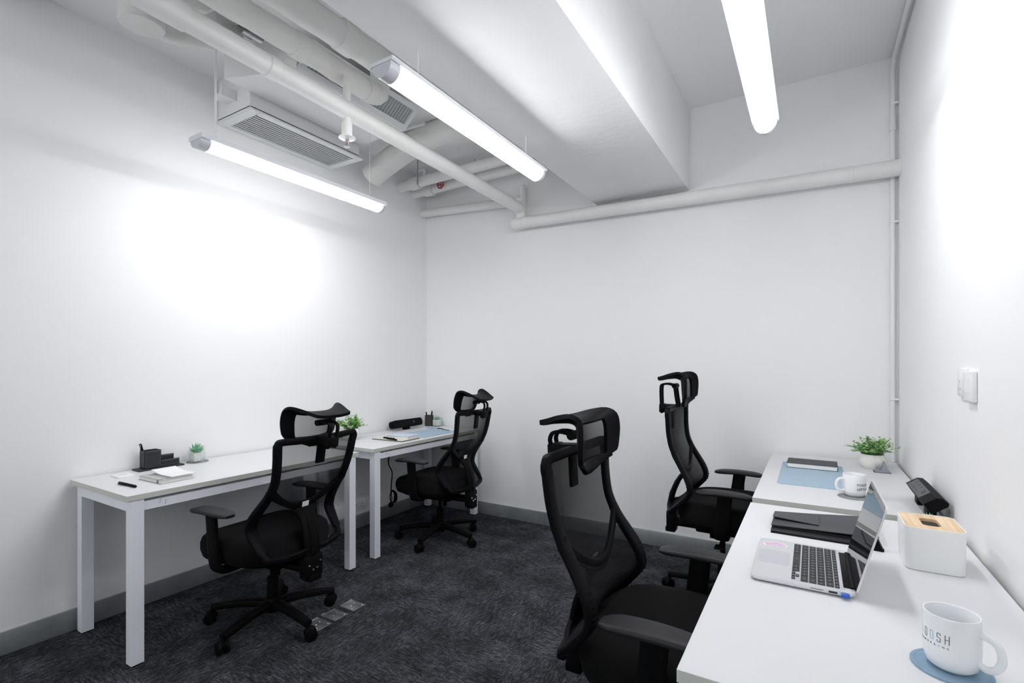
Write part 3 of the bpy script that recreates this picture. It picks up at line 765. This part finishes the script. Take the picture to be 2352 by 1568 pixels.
for xx, hh, ye in ((-.024, .058, .082), (.008, .034, .096)):
    sl = G().box(xx, xx+.007, .0, ye, .009, .009+hh, bev=.001, seg=1).obj('letter_slot', M['leather'], t)
    g = G(); stitch(g, (xx+.0074, .003, hh+.005), (xx+.0074, ye-.003, hh+.005), 20); stitch(g, (xx+.0074, .003, .014), (xx+.0074, ye-.003, .014), 20); g.obj('stitching', M['stitch'], sl)
t = thing('pen', 'black pen with a clip standing in the stitched leather pen box', 'pen', (-3.085, 1.280, Z+.017))
G().tube([(0, 0, 0), (-.008, -.026, .118)], .0068, 10).tube([(-.008, -.026, .118), (-.0085, -.0275, .124)], [.0068, .004], 10).obj('barrel', M['plastic'], t)
G().box(-.004, .0, -.031, -.028, .085, .12).obj('clip', M['chrome'], t)
o = G().box(-.046, .046, -.036, .036, 0, .008, bev=.001, seg=1).obj('card_box', M['white'], None, (-2.995, 1.137, Z)); tag(o, 'small flat white box at the left end of the near left desk', 'box')
G().box(-.003, .003, -.022, .022, .0081, .0085).obj('printed_line', M['stitch'], o)
t = thing('pen', 'thick black pen lying at the near end of the left desk', 'pen', (-2.737, 1.057, Z+.0065), .045)
G().tube([(-.078, 0, 0), (-.074, 0, 0), (-.03, 0, 0), (.07, 0, 0), (.078, 0, 0)], [.004, .0064, .0066, .0064, .004], 14).obj('barrel', M['plastic'], t)
G().box(-.07, -.03, -.0098, -.0065, -.002, .002, bev=.0005, seg=1).obj('clip', M['plastic2'], t)
t = book('notebook', 'grey notebook with an elastic band on the near left desk, under the white booklet', 'notebook', (-2.745, 1.216, ), .212, .148, .017, .03, M['pad'], M['paper'])
t.location = (-2.742, 1.222, Z)
G().box(.070, .077, -.0755, .0755, -.0, .0182).obj('elastic_band', M['greymat'], t)
G().box(-.095, .105, -.055, -.049, .0165, .0178).obj('ribbon', M['cream'], t)
# booklet with bent cover
t = thing('booklet', 'white booklet with a lifted cover lying on the grey notebook', 'booklet', (-2.752, 1.262, Z+.0185), .04)
g = G(); rings = []
for i in range(13):
    u = i/12; xx = -.095+.19*u; lift_ = .010*max(0, 1-u*2.2)**1.5
    rings.append([V(xx, yy, zz+lift_) for yy, zz in ((-.055, 0), (.055, 0), (.055, .0035), (-.055, .0035))])
g.quad_strip(rings, True, True); g.obj('pages', M['white'], t, ang=25)
g = G(); rings = []
for i in range(13):
    u = i/12; xx = -.097+.194*u; lift_ = .014*max(0, 1-u*2.0)**1.5
    rings.append([V(xx, yy, zz+lift_) for yy, zz in ((-.0565, .0042), (.0565, .0042), (.0565, .0052), (-.0565, .0052))])
g.quad_strip(rings, True, True); g.obj('cover', M['white'], t, ang=25)

def coaster(c, r, m, label, z=Z, h=.004):
    o = G().lathe([(0, 0), (r-.001, 0), (r, .001), (r, h-.001), (r-.0012, h), (r-.006, h), (r-.0068, h-.0006), (r-.0076, h), (0, h)], 48).obj('coaster', m, None, (c[0], c[1], z))
    return tag(o, label, 'coaster')
def succulent(c, rz, s, label, z, leaves=(22, 10), round_=True, spiky=True):
    t = thing('potted_succulent', label, 'succulent', (c[0], c[1], z), rz, 'small succulents in glass cubes')
    w_ = .0325*s; h = .060*s; tk = .0025
    g = G()
    g.prism(rrect(-w_, w_, -w_, w_, .004), 0, .006)
    for a, b, cc, d in ((-w_, -w_+tk, -w_, w_), (w_-tk, w_, -w_, w_), (-w_+tk, w_-tk, -w_, -w_+tk), (-w_+tk, w_-tk, w_-tk, w_)): g.box(a, b, cc, d, .006, h+.006)
    g.obj('glass_cube', M['glass'], t)
    G().box(-w_+.0045, w_-.0045, -w_+.0045, w_-.0045, .0065, h-.006, bev=.005).obj('gravel', M['stone'], t)
    g = G(); rnd = random.Random(int(c[0]*1000)); hz = h-.004
    for ringi, (cnt, el, ln, wd_) in enumerate(((9, 14, .047, .0085), (9, 33, .053, .0085), (7, 55, .054, .008), (5, 76, .050, .007)) if spiky else ((9, 14, .032, .012), (8, 32, .030, .011), (6, 52, .026, .010), (4, 72, .020, .007))):
        for k in range(cnt):
            a = 2*PI*k/cnt + ringi*.5 + rnd.uniform(-.12, .12); e = math.radians(el+rnd.uniform(-6, 6)); l = ln*s*rnd.uniform(.88, 1.1)
            d = V(math.cos(a)*math.cos(e), math.sin(a)*math.cos(e), math.sin(e)); up = V(-math.cos(a)*math.sin(e), -math.sin(a)*math.sin(e), math.cos(e))
            P = []; W = []
            for q in range(6):
                u = q/5; P.append(V(0, 0, hz)+d*l*u+up*l*.12*u*u); ww = wd_*s*math.sin(PI*min(1, .18+u*.82))**.8 if u < 1 else .0004
                W.append((max(ww, .0004), max(ww*.35, .0003)))
            g.sweep(P, W, ref=[tuple(up)]*6, n=8, e=2)
    g.obj('leaves', M['succ'], t, ang=60)
    return t
def bush(c, s, label, z, seed, spread=1.0):
    t = thing('potted_plant', label, 'plant', (c[0], c[1], z), 0, 'bushy leaf plants in white pots')
    G().lathe([(0, 0), (.040*s, 0), (.052*s, .012*s), (.058*s, .034*s), (.055*s, .054*s), (.049*s, .068*s), (.0475*s, .071*s), (.0455*s, .069*s), (.050*s, .05*s), (0, .05*s)], 40).obj('pot', M['potwhite'], t)
    rnd = random.Random(seed); G().lathe([(0, .061*s), (.045*s, .059*s)], 24).obj('soil', M['stone'] if False else M['leaf2'], t)
    stems = G(); G3 = {0: G(), 1: G(), 2: G()}
    for k in range(85):
        a = rnd.uniform(0, 2*PI); e = math.radians(rnd.choice((10, 22, 36, 50, 64, 80))+rnd.uniform(-8, 8)); l = rnd.uniform(.055, .098)*s*(1.05 if e < .6 else .95)
        d = V(math.cos(a)*math.cos(e)*spread, math.sin(a)*math.cos(e)*spread, math.sin(e)); b = V(math.cos(a)*.02*s, math.sin(a)*.02*s, .06*s)
        P = [b+d*l*u+V(0, 0, .018*s*math.sin(u*PI*.8)) for u in (0, .25, .5, .75, 1)]
        stems.tube(P, .0007, 4)
        for q in range(8):
            u = .25+.75*q/7; pc = b+d*l*u+V(0, 0, .018*s*math.sin(u*PI*.8)); az = a+(PI/2 if q % 2 else -PI/2)+rnd.uniform(-.9, .9); el = rnd.uniform(-.3, .9)
            ld = V(math.cos(az)*math.cos(el), math.sin(az)*math.cos(el), math.sin(el)); sd = ld.cross(V(rnd.uniform(-.4, .4), rnd.uniform(-.4, .4), 1)).normalized(); nn = ld.cross(sd)
            ll = rnd.uniform(.013, .0185)*s*(1-.3*u); ww = ll*.46
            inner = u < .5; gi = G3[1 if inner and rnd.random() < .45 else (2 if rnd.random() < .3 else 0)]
            base = [V(0, 0, 0), ld*ll*.3+sd*ww*.85, ld*ll*.68+sd*ww, ld*ll, ld*ll*.68-sd*ww, ld*ll*.3-sd*ww*.85]
            mid = ld*ll*.5+nn*ll*.12
            vs = [gi.bm.verts.new(pc+p) for p in base]; vm = gi.bm.verts.new(pc+mid)
            for i in range(6): gi.bm.faces.new((vs[i], vs[(i+1) % 6], vm))
    stems.obj('stems', M['leaf3'], t)
    for i, nm in ((0, 'bright_leaves'), (1, 'dark_leaves'), (2, 'green_leaves')): G3[i].obj(nm, (M['leaf1'], M['leaf2'], M['leaf3'])[i], t, ang=80)
    return t
coaster((-3.075, 1.536), .056, M['greymat'], 'grey round coaster under the succulent on the near left desk')
succulent((-3.055, 1.520), .05, 1.0, 'green spiky succulent in a glass cube on the grey coaster', Z+.0045)

# back-left desk
bush((-3.0, 2.60), 1.2, 'leafy green plant in a white pot on the back left desk', Z, 11, spread=.85)
t = book('notebook', 'flat cream notebook on the back left desk, under the pens and pale blue notebook', 'notebook', (-2.715, 2.785), .30, .21, .010, .06, M['cream'], M['foldedge'])
book('notebook', 'pale blue hardcover notebook with a white ribbon on the back left desk', 'notebook', (-2.675, 2.815), .20, .15, .022, .14, M['bluecover'], M['paper'], z=Z+.0105)
G().box(.10, .125, -.05, -.045, .004, .006).obj('ribbon', M['white'], COL.objects['notebook.002'])
for i, (cx, cy, rz, lab) in enumerate(((-2.715, 2.712, -.02, 'black pen lying along the cream notebook, nearer the blue notebook'), (-2.66, 2.685, -.12, 'black capped pen across the front of the cream notebook'))):
    t = thing('pen', lab, 'pen', (cx, cy, Z+.0165), rz)
    G().tube([(-.06, 0, 0), (-.055, 0, 0), (.055, 0, 0), (.06, 0, 0)], [.003, .0052, .0052, .003], 12).obj('barrel', M['plastic'], t)
    G().box(-.055, -.02, -.001, .001, .005, .0066).obj('clip', M['plastic2'], t)
o = G().prism(rrect(-.155, .155, -.225, .225, .02), 0, .003).obj('desk_mat', M['blue'], None, (-2.725, 3.165, Z)); tag(o, 'pale blue desk mat on the back left desk', 'desk mat')
coaster((-2.915, 3.445), .052, M['blue'], 'pale blue round coaster touching the blue mat, back left desk', h=.003)
t = thing('pen_cup', 'round dark brown pen cup in the back left corner', 'pen cup', (-3.05, 3.56, Z))
G().lathe([(0, 0), (.039, 0), (.0395, .098), (.036, .098), (.0355, .004), (0, .004)], 36).obj('cup', noisy(mat('brown_leather', (.035, .032, .028), .6), 90, (.03, .027, .023), (.045, .041, .036)), t)
for q, (a, b, ln, lab) in enumerate(((-.02, -.012, .118, 'black pen leaning left in the brown pen cup'), (.018, .012, .128, 'black pen leaning right in the brown pen cup'))):
    t = thing('pen', lab, 'pen', (-3.05+a*.3, 3.56+b*.3, Z+.005))
    G().tube([(0, 0, 0), (a*.9, b*.9, ln)], .0055, 10).tube([(a*.9, b*.9, ln), (a*.95, b*.95, ln+.006)], [.0055, .003], 10).obj('barrel', M['plastic'], t)
    G().box(a*.9+.004, a*.9+.007, b*.9-.001, b*.9+.001, ln-.04, ln).obj('clip', M['plastic2'], t)
succulent((-2.965, 3.575), 0, 1.1, 'pale green rosette succulent in a glass cube beside the brown pen cup', Z+.0005, spiky=False)
t = thing('glasses_strap', 'small black strap with a buckle lying on the blue mat', 'strap', (-2.735, 3.385, Z+.004), -.25)
G().sweep(smooth([(-.075, .0, .002), (-.045, .008, .004), (-.02, .004, .002), (.03, -.002, .002), (.075, .0, .002)], 5), (.007, .0014), ref=(0, 0, 1), n=8).obj('band', M['plastic'], t)
G().tube([(-.082, -.012, .004), (-.05, -.012, .005), (-.046, .014, .005), (-.08, .014, .004)], .0028, 8, closed=True).obj('buckle', M['plastic'], t)

def conference_bar(loc, rz, label, L_, D_, H_, tiltx, mface, faces_cam=True):
    t = thing('power_hub', label, 'power hub', loc, rz, 'long dark desktop power hubs')
    rot = Matrix.Rotation(tiltx, 4, 'X')
    sec = rrect(-L_/2, L_/2, -H_/2, H_/2, H_*.42, 6)
    g = G()
    g.quad_strip([[V(x, -D_/2+.0, z) for x, z in sec], [V(x, D_/2, z*.96) for x, z in sec]], True, True); g.xf(rot)
    b = g.obj('hub_body', M['plastic2'], t, (0, 0, H_/2+.018), ang=25)
    g = G(); sec2 = [(x*.97, z*.93) for x, z in sec]
    g.quad_strip([[V(x, -D_/2-.0015, z) for x, z in sec2], [V(x, -D_/2, z) for x, z in sec2]], True, True); g.xf(rot); f = g.obj('front_face', mface, b)
    g = G()
    for i in range(3): g.box(-.05+.03*i, -.044+.03*i, -D_/2-.0022, -D_/2-.001, .006, .010)
    for i in range(6): g.box(-.055+.017*i, -.051+.017*i, -D_/2-.0022, -D_/2-.001, -.012, -.006)
    g.xf(rot); g.obj('socket_slots', M['ink'], f)
    g = G()
    for i in range(2): g.box(.062+.010*i, .066+.010*i, -D_/2-.0022, -D_/2-.001, .0, .010)
    g.xf(rot); g.obj('usb_ports', M['stitch'], f)
    G().box(-.03, .03, -.02, .02, 0, .02, bev=.004).obj('stand', M['plastic'], t)
    return t
conference_bar((-3.06, 3.265, Z), PI/2, 'long black power hub leaning on the left wall, back left desk', .37, .05, .068, math.radians(-14), M['plastic2'])

t = thing('power_cable', 'black power cable with a coiled bundle and plug hanging under the back left desk', 'cable', (-3.03, 3.05, .62))
G().tube(smooth([(0, 0, .1), (0, 0, 0), (0, -.03, -.12), (0, .01, -.2), (0, .01, -.26), (0, .0, -.36), (0, .012, -.44)], 6), .0045, 8).obj('cord', M['plastic'], t)
g = G()
for i in range(4):
    x_ = .004*i; g.tube(smooth([(x_, .01, -.36), (x_, -.012-.004*i, -.40), (x_, .0, -.455), (x_, .03+.006*i, -.46), (x_, .038+.006*i, -.40), (x_, .015, -.36)], 5), .004, 6)
g.obj('cord_bundle', M['plastic'], t)
G().lathe([(0, 0), (.020, .003), (.024, .012), (.018, .026), (0, .03)], 20).xf(Matrix.Translation((.0, -.015, -.475)) @ Matrix.Rotation(PI/2, 4, 'Y')).obj('plug', M['plastic'], t)

# ================================================================= DESK ITEMS, RIGHT FAR
o = G().prism(rrect(-.135, .1525, -.32, .31, .03), 0, .003).obj('desk_mat', M['blue'], None, (-.008, 3.0, Z)); tag(o, 'pale blue desk mat on the far right desk', 'desk mat')
t = book('notebook', 'thick black notebook lying on the blue mat of the far right desk', 'notebook', (.002, 3.205), .236, .17, .026, -.02, M['leather'], M['white'], z=Z+.0035)
def bent_text(body, size, r, ang0, z0, m, parent, name, spacing=1.0, dirn=1):
    cu = bpy.data.curves.new('txt', 'FONT'); cu.body = body; cu.size = size; cu.extrude = .0001; cu.offset = .00018 if len(body) > 1 else 0; cu.align_x = 'LEFT' if len(body) > 1 else 'CENTER'; cu.space_character = spacing; cu.resolution_u = 3
    ob = bpy.data.objects.new('txt', cu); COL.objects.link(ob); dg = bpy.context.evaluated_depsgraph_get()
    me = bpy.data.meshes.new_from_object(ob.evaluated_get(dg)); bpy.data.objects.remove(ob); bpy.data.curves.remove(cu)
    for v in me.vertices:
        a = ang0+v.co.x/r; rr = r+.0003+v.co.z
        v.co = V(rr*math.cos(a), rr*math.sin(a), z0+v.co.y)
    me.materials.append(m); o = bpy.data.objects.new(name, me); COL.objects.link(o); o.parent = parent; return o
def mug(c, r, h, hand, label, z):
    t = thing('mug', label, 'mug', (c[0], c[1], z), 0)
    G().lathe([(0, .003), (r*.55, .003), (r*.62, 0), (r*.74, .001), (r*.90, .008), (r*.975, .022), (r, .040), (r, h-.002), (r-.001, h), (r-.003, h-.0003), (r-.004, h-.003), (r-.004, .04), (r-.008, .016), (r*.5, .008), (0, .008)], 64).obj('cup', M['porc'], t)
    ca, sa = math.cos(hand), math.sin(hand)
    P = smooth([(r-.004, h*.76), (r+.010, h*.775), (r+.024, h*.70), (r+.030, h*.50), (r+.024, h*.30), (r+.010, h*.21), (r-.004, h*.26)], 6)
    G().sweep([V(a*ca, a*sa, b) for a, b in P], (.0065, .0045), ref=(-sa, ca, 0), n=14, e=2.2).obj('handle', M['porc'], t)
    return t
coaster((.153, 2.574), .056, M['greymat'], 'grey round coaster under the mug on the far right desk')
m1 = mug((.157, 2.586), .0425, .093, math.radians(205), 'white mug with black handwriting on the far right desk', Z+.0045)
a0 = math.radians(-93.5+12)
bent_text('TOGETHER', .0125, .0425, a0, .049, M['ink'], m1, 'lettering', 1.05)
bent_text("LET'S GO", .0135, .0425, a0+.03, .031, M['ink'], m1, 'lettering', 1.05)
bush((.287, 3.35), 1.1, 'leafy green plant in a round cream pot on the far right desk', Z, 5, spread=.98)
# small grey fin-shaped stand
t = thing('phone_stand', 'small grey fin-shaped stand in front of the cream plant pot', 'phone stand', (.318, 3.235, Z))
fin = [(-.034, 0), (-.024, .026), (-.013, .013), (-.005, .015), (.003, .038), (.008, .062), (.034, 0)]
G().quad_strip([[V(x, -.012, z) for x, z in fin], [V(x*.9, .045, z*.92) for x, z in fin]], True, True).obj('stand_body', M['grey_tri'], t)
G().box(-.036, .036, -.014, .047, -.0, .0015).obj('rubber_foot', M['plastic'], t)
# power hub on the right (leans against the right wall)
t = thing('power_hub', 'dark grey power hub leaning against the right wall on the far right desk', 'power hub', (.365, 2.46, Z), 0, 'long dark desktop power hubs')
# local box: length along y, tilted face towards -x/up
g = G(); y0, y1 = -.155, .225
sec = [(-.02, .062), (-.002, .032), (.010, .030), (.052, .062), (.054, .072), (.036, .089), (.018, .089)]
b = G()
b.quad_strip([[V(x*.96+.0008, y0, z*.96+.0025) for x, z in sec], [V(x, y0+.006, z) for x, z in sec], [V(x, y1, z) for x, z in sec]], True, True)
hb = b.obj('hub_body', M['plastic2'], t, ang=25)
# end/front face plate looking at the room
def onface(u, y, off=.001):      # u from 0 (low front) to 1 (top)
    x = -.02+.038*u; z = .062+.027*u; nx, nz = -.58, .815
    return V(x+nx*off, y, z+nz*off)
g = G(); g.quad_strip([[onface(.04, -.06), onface(.96, -.06), onface(.96, .2), onface(.04, .2)], [onface(.04, -.06, 0), onface(.96, -.06, 0), onface(.96, .2, 0), onface(.04, .2, 0)]], True, True)
ff = g.obj('front_face', M['device'], hb)
g = G()
def slot(u0, u1, ya, yb): g.quad_strip([[onface(u0, ya, .0016), onface(u1, ya, .0016), onface(u1, yb, .0016), onface(u0, yb, .0016)], [onface(u0, ya, .0005), onface(u1, ya, .0005), onface(u1, yb, .0005), onface(u0, yb, .0005)]], True, True)
for i in range(3): slot(.62, .84, .150-.05*i, .155-.05*i)
for i in range(6): slot(.24, .34, .155-.026*i, .165-.026*i)
for i in range(3): slot(.42, .78, -.008-.012*i, -.004-.012*i)
g.obj('socket_slots', M['ink'], ff, kind='stuff')
G().box(-.0, .03, .10, .16, 0, .040, bev=.004).obj('stand', M['plastic'], t)
G().box(.0, .03, -.09, -.03, 0, .040, bev=.004).obj('stand', M['plastic'], t)

# ================================================================= DESK ITEMS, RIGHT NEAR
# black presentation folders
t = thing('folder', 'black card folder lying open-edged beside the laptop, the upper one', 'folder', (.02, 1.985, Z+.012), -.02, 'black folders beside the laptop')
rings = []
for i in range(15):
    u = i/14; x = -.138+.30*u; rings.append([V(x, -.062-.035*u*0, .002+.010*u), V(x, .105+.10*u, .004+.004*u), V(x, .105+.10*u, .0062+.004*u), V(x, -.062, .0042+.010*u)])
G().quad_strip(rings, True, True).obj('top_sheet', M['folder'], t, ang=25)
G().box(-.136, .16, -.055, .10, -.004, .001).obj('inner_sheet', M['foldedge'], t)
rings = []
for i in range(9):
    u = i/8; x = -.139+.14*u; lf = .0075*(1-u)**1.4
    rings.append([V(x, .008-.02*u, .0068+.004*u+lf), V(x, .10+.035*u, .0068+.004*u+lf*.3), V(x, .10+.035*u, .0078+.004*u+lf*.3), V(x, .008-.02*u, .0078+.004*u+lf)])
G().quad_strip(rings, True, True).obj('flap', M['folder'], t, ang=25)
t = thing('folder', 'black card folder under the other one beside the laptop', 'folder', (.02, 1.98, Z), -.02, 'black folders beside the laptop')
G().prism(rrect(-.137, .16, -.098, .10, .004), 0, .0015).obj('back_cover', M['foldedge'], t)
G().prism(rrect(-.130, .155, -.092, .095, .004), .0015, .006).obj('pages', M['foldedge'], t)
G().prism(rrect(-.137, .16, -.095, .10, .004), .006, .0078).obj('front_cover', M['leather'], t)

# laptop : local x from the user (-) to the hinge (+), local y along its width
LX, LY = -.021, 1.607
t = thing('laptop', 'open silver laptop with black keys on the near right desk', 'laptop', (LX, LY, Z), 0)
hw = .163; fx0, fx1 = -.118, .113
b = G().prism(rrect(fx0+.004, fx1-.006, -hw+.004, hw-.004, .014), .0035, .0075).prism(rrect(fx0, fx1, -hw, hw, .016), .0075, .0155, bev=.0008).obj('base', M['alu'], t)
G().prism(rrect(fx0+.012, fx1-.012, -hw+.012, hw-.012, .014), .0, .0036).obj('bottom_shell', M['plastic'], b)
G().prism(rrect(-.112, -.032, -.053, .056, .003), .0155, .0158).obj('trackpad', M['alu2'], b)
G().box(-.1184, -.1170, -.012, .02, .0125, .0155).obj('finger_notch', M['lampcap'], b)
G().prism(rrect(-.025, .0925, -.152, .150, .003), .01545, .01560).obj('keyboard_well', M['alu2'], b)
kx0 = -.0235
rowsx = [(.0, .0170), (.0205, .0165), (.0390, .0165), (.0575, .0165), (.0760, .0165), (.0945, .0095)]
leg = G()
def key(x0, x1, y0, y1):
    G().prism(rrect(x0, x1, y0, y1, .0016, 3), .0155, .0172, bev=.0003).obj('key', M['key'], b)
    leg.box((x0+x1)/2-.0018, (x0+x1)/2+.0018, (y0+y1)/2-.001, (y0+y1)/2+.001, .01722, .01728)
ya, yb = -.148, .146; KP = (yb-ya)/15.0
def rowkeys(ri, widths):
    x, dx = rowsx[ri]; y = yb; tot = sum(widths); sc_ = (yb-ya)/tot
    for w_ in widths:
        key(kx0+x, kx0+x+dx, y-w_*sc_+.0013, y-.0013); y -= w_*sc_
# bottom row: fn ctrl alt cmd | space | cmd alt | arrows
x, dx = rowsx[0]; y = yb
for w_ in (1, 1, 1, 1.25): key(kx0+x, kx0+x+dx, y-w_*KP*1.0+.0013, y-.0013); y -= w_*KP
key(kx0+x, kx0+x+dx, y-5*KP+.0013, y-.0013); y -= 5*KP
for w_ in (1.25, 1.25): key(kx0+x, kx0+x+dx, y-w_*KP+.0013, y-.0013); y -= w_*KP
for i in range(3):
    key(kx0+x, kx0+x+dx*.47, y-KP+.0013, y-.0013)
    if i == 1: key(kx0+x+dx*.53, kx0+x+dx, y-KP+.0013, y-.0013)
    y -= KP
rowkeys(1, [2.25]+[1]*10+[2.0]); rowkeys(2, [1.75]+[1]*11+[1.75]); rowkeys(3, [1.5]+[1]*12+[1.0]); rowkeys(4, [1]*13+[1.5]); rowkeys(5, [1.03]*14)
leg.obj('key_legends', M['legend'], b)
G().box(.080, .0845, -.12, .12, .0154, .0157).obj('vent_strip', M['lampcap'], b)
G().box(.088, .113, -.135, .135, .0105, .0165, bev=.002).tube([(.108, -.135, .014), (.108, .135, .014)], .0062, 14).obj('hinge', M['plastic'], t)
# sticker: plain pink blob pair with white border
g = G(); cc = [(-.098, .118), (-.086, .128), (-.080, .112), (-.090, .100)]
def blob(g, pts, z0, z1): g.prism([tuple(p) for p in smooth(pts, 4, closed=True)], z0, z1)
out = [(-.112, .086), (-.103, .080), (-.094, .090), (-.084, .088), (-.076, .098), (-.064, .096), (-.050, .088), (-.046, .096), (-.054, .104), (-.056, .114), (-.068, .116), (-.072, .126), (-.082, .124), (-.084, .112), (-.098, .104), (-.110, .100)]
out = [((x+.079)*.98-.074, (y-.103)*1.05+.118) for x, y in out]
st = G(); blob(st, out, .0155, .0157); so = st.obj('sticker', M['white'], b)
cx_ = sum(p[0] for p in out)/len(out); cy_ = sum(p[1] for p in out)/len(out)
st = G(); blob(st, [(cx_+(x-cx_)*.86, cy_+(y-cy_)*.80) for x, y in out], .0157, .01585); st.obj('sticker_print', M['pink'], so, label='pink print on the sticker')
# ports on the near side and blue USB plug
G().box(.018, .046, -hw-.0004, -hw+.001, .0095, .0108).box(.057, .075, -hw-.0004, -hw+.001, .0072, .0122).obj('ports', M['ink'], b)
# lid
hx, hz_ = .112, .0155; tx, tz = .171, .232    # from hinge to top edge
dv = V(tx-hx, 0, tz-hz_); LL = dv.length; dv.normalize(); nv = V(-dv.z, 0, dv.x)     # nv faces the user
def LD(a, y, off): p = V(hx, 0, hz_)+dv*a+nv*off; return V(p.x, y, p.z)
poly = rrect(0, LL, -hw, hw, .012)
g = G(); g.quad_strip([[LD(a, y, -.0035) for a, y in poly], [LD(a, y, .0008) for a, y in poly]], True, True); ld = g.obj('lid', M['alu'], t, ang=40)
poly = rrect(.001, LL-.002, -hw+.002, hw-.002, .010)
g = G(); g.quad_strip([[LD(a, y, .0008) for a, y in poly], [LD(a, y, .0014) for a, y in poly]], True, True); g.obj('screen', M['screen'], ld, ang=40)
g = G(); g.tube([LD(LL-.012, 0, .0014), LD(LL-.012, 0, .0018)], .003, 16); g.obj('webcam', M['legend'], ld)
t = thing('usb_dongle', 'tiny blue plug sticking out of the near side of the laptop', 'usb plug', (LX+.091, LY-hw, Z+.0065))
G().box(-.009, .009, -.012, 0, 0, .0065, bev=.0015).obj('dongle_body', M['usb'], t)

# black wedge behind the laptop
t = thing('black_wedge', 'small black wedge standing behind the laptop screen', 'stand', (.172, 1.875, Z), -.1)
G().quad_strip([[V(-.016, -.012, 0), V(.016, -.012, 0), V(.003, -.012, .030), V(-.003, -.012, .030)], [V(-.016, .016, 0), V(.016, .016, 0), V(.003, .016, .030), V(-.003, .016, .030)]], True, True).obj('wedge_body', M['plastic'], t)
G().box(-.017, .017, -.013, .017, 0, .003, bev=.001, seg=1).obj('wedge_foot', M['plastic2'], t)

# tissue box
t = thing('tissue_box', 'white tissue box with a pale bamboo lid against the right wall', 'tissue box', (.289, 1.828, Z), 0)
W2, L2, Hh = .066, .086, .118
g = G(); oo = rrect(-W2, W2, -L2, L2, .022, 8); ii = rrect(-W2+.0025, W2-.0025, -L2+.0025, L2-.0025, .0195, 8)
g.quad_strip([[V(x*.93, y*.93, 0) for x, y in oo], [V(x*.97, y*.97, .002) for x, y in oo], [V(x, y, Hh-.001) for x, y in oo], [V(x*.995, y*.995, Hh) for x, y in oo], [V(x, y, Hh) for x, y in ii], [V(x, y, Hh-.012) for x, y in ii]], True, False)
g.obj('box_body', M['white'], t, ang=30)
g = G(); oo = rrect(-W2+.003, W2-.003, -L2+.003, L2-.003, .019, 8); hh = rrect(-.021, .021, -.040, .040, .014, 8)
rings = [[V(x, y, Hh-.010) for x, y in oo], [V(x, y, Hh-.0015) for x, y in oo], [V(x, y, Hh-.0015) for x, y in hh], [V(x, y, Hh-.010) for x, y in hh]]
rings.append(rings[0]); g.quad_strip(rings, True, False); g.obj('bamboo_lid', M['wood'], t, ang=30)
G().prism(hh, Hh-.04, Hh-.0385).obj('inner_card', mat('card_inside', (.30, .20, .13), .8), t)
succulent((.318, 2.075), .0, .8, 'green succulent half hidden behind the tissue box', Z+.0005, spiky=True)

coaster((.222, 1.213), .060, M['blue2'], 'blue round coaster under the nearest mug', h=.005)
m2 = mug((.223, 1.213), .0425, .100, math.radians(-35), 'white mug with thin upright lettering, nearest to us on its blue coaster', Z+.0055)
R2 = .0425
def stroke(pts, closed, ang0, z0, m, name, th=.0009):
    """flat ribbon letter wrapped on the cup"""
    g = G(); n = len(pts)
    def mp(x, z, off=.0004): a = ang0+x/R2; return V((R2+off)*math.cos(a), (R2+off)*math.sin(a), z0+z)
    segs = [(pts[i], pts[(i+1) % n]) for i in range(n if closed else n-1)]
    for (xa, za), (xb, zb) in segs:
        dx, dz = xb-xa, zb-za; l = math.hypot(dx, dz); k = max(1, int(l/.0015)); nx, nz = -dz/l*th/2, dx/l*th/2; ex, ez = dx/l*th/2, dz/l*th/2
        rows = []
        for i in range(k+1):
            u = i/k; x, z = xa-ex+(dx+2*ex)*u, za-ez+(dz+2*ez)*u; rows.append([mp(x+nx, z+nz), mp(x-nx, z-nz)])
        g.quad_strip(rows, False, False)
    return g.obj(name, m, m2)
phc = math.radians(-100.4)
hgt, wdt = .0155, .0050; zb_ = .0545
O_ = [(-wdt/2+.001, 0), (wdt/2-.001, 0), (wdt/2, .001), (wdt/2, hgt-.001), (wdt/2-.001, hgt), (-wdt/2+.001, hgt), (-wdt/2, hgt-.001), (-wdt/2, .001)]
S_ = [(-wdt/2, .003), (-wdt/2, .001), (-wdt/2+.001, 0), (wdt/2-.001, 0), (wdt/2, .001), (wdt/2, hgt*.42), (wdt/2-.001, hgt*.49), (-wdt/2+.001, hgt*.51), (-wdt/2, hgt*.58), (-wdt/2, hgt-.001), (-wdt/2+.001, hgt), (wdt/2-.001, hgt), (wdt/2, hgt-.001), (wdt/2, hgt-.003)]
for a, pts, cl, mm in ((-8, None, 0, 'ink'), (-24.5, S_, False, 'ink'), (-40.5, O_, True, 'inkblue'), (-57, O_, True, 'ink'), (-73, O_, True, 'inkpale')):
    a0 = phc+math.radians(a)
    if pts is None:
        for q in ([(-.0028, 0), (-.0028, hgt)], [(.0028, 0), (.0028, hgt)], [(-.0028, hgt/2), (.0028, hgt/2)]): stroke(q, False, a0, zb_, M[mm], 'lettering')
    else: stroke(pts, cl, a0, zb_, M[mm], 'lettering')
for i, chh in enumerate('COWORKING'):
    bent_text(chh, .0048, R2, phc+math.radians(-77+i*8.8), .0455, M['ink'], m2, 'lettering')
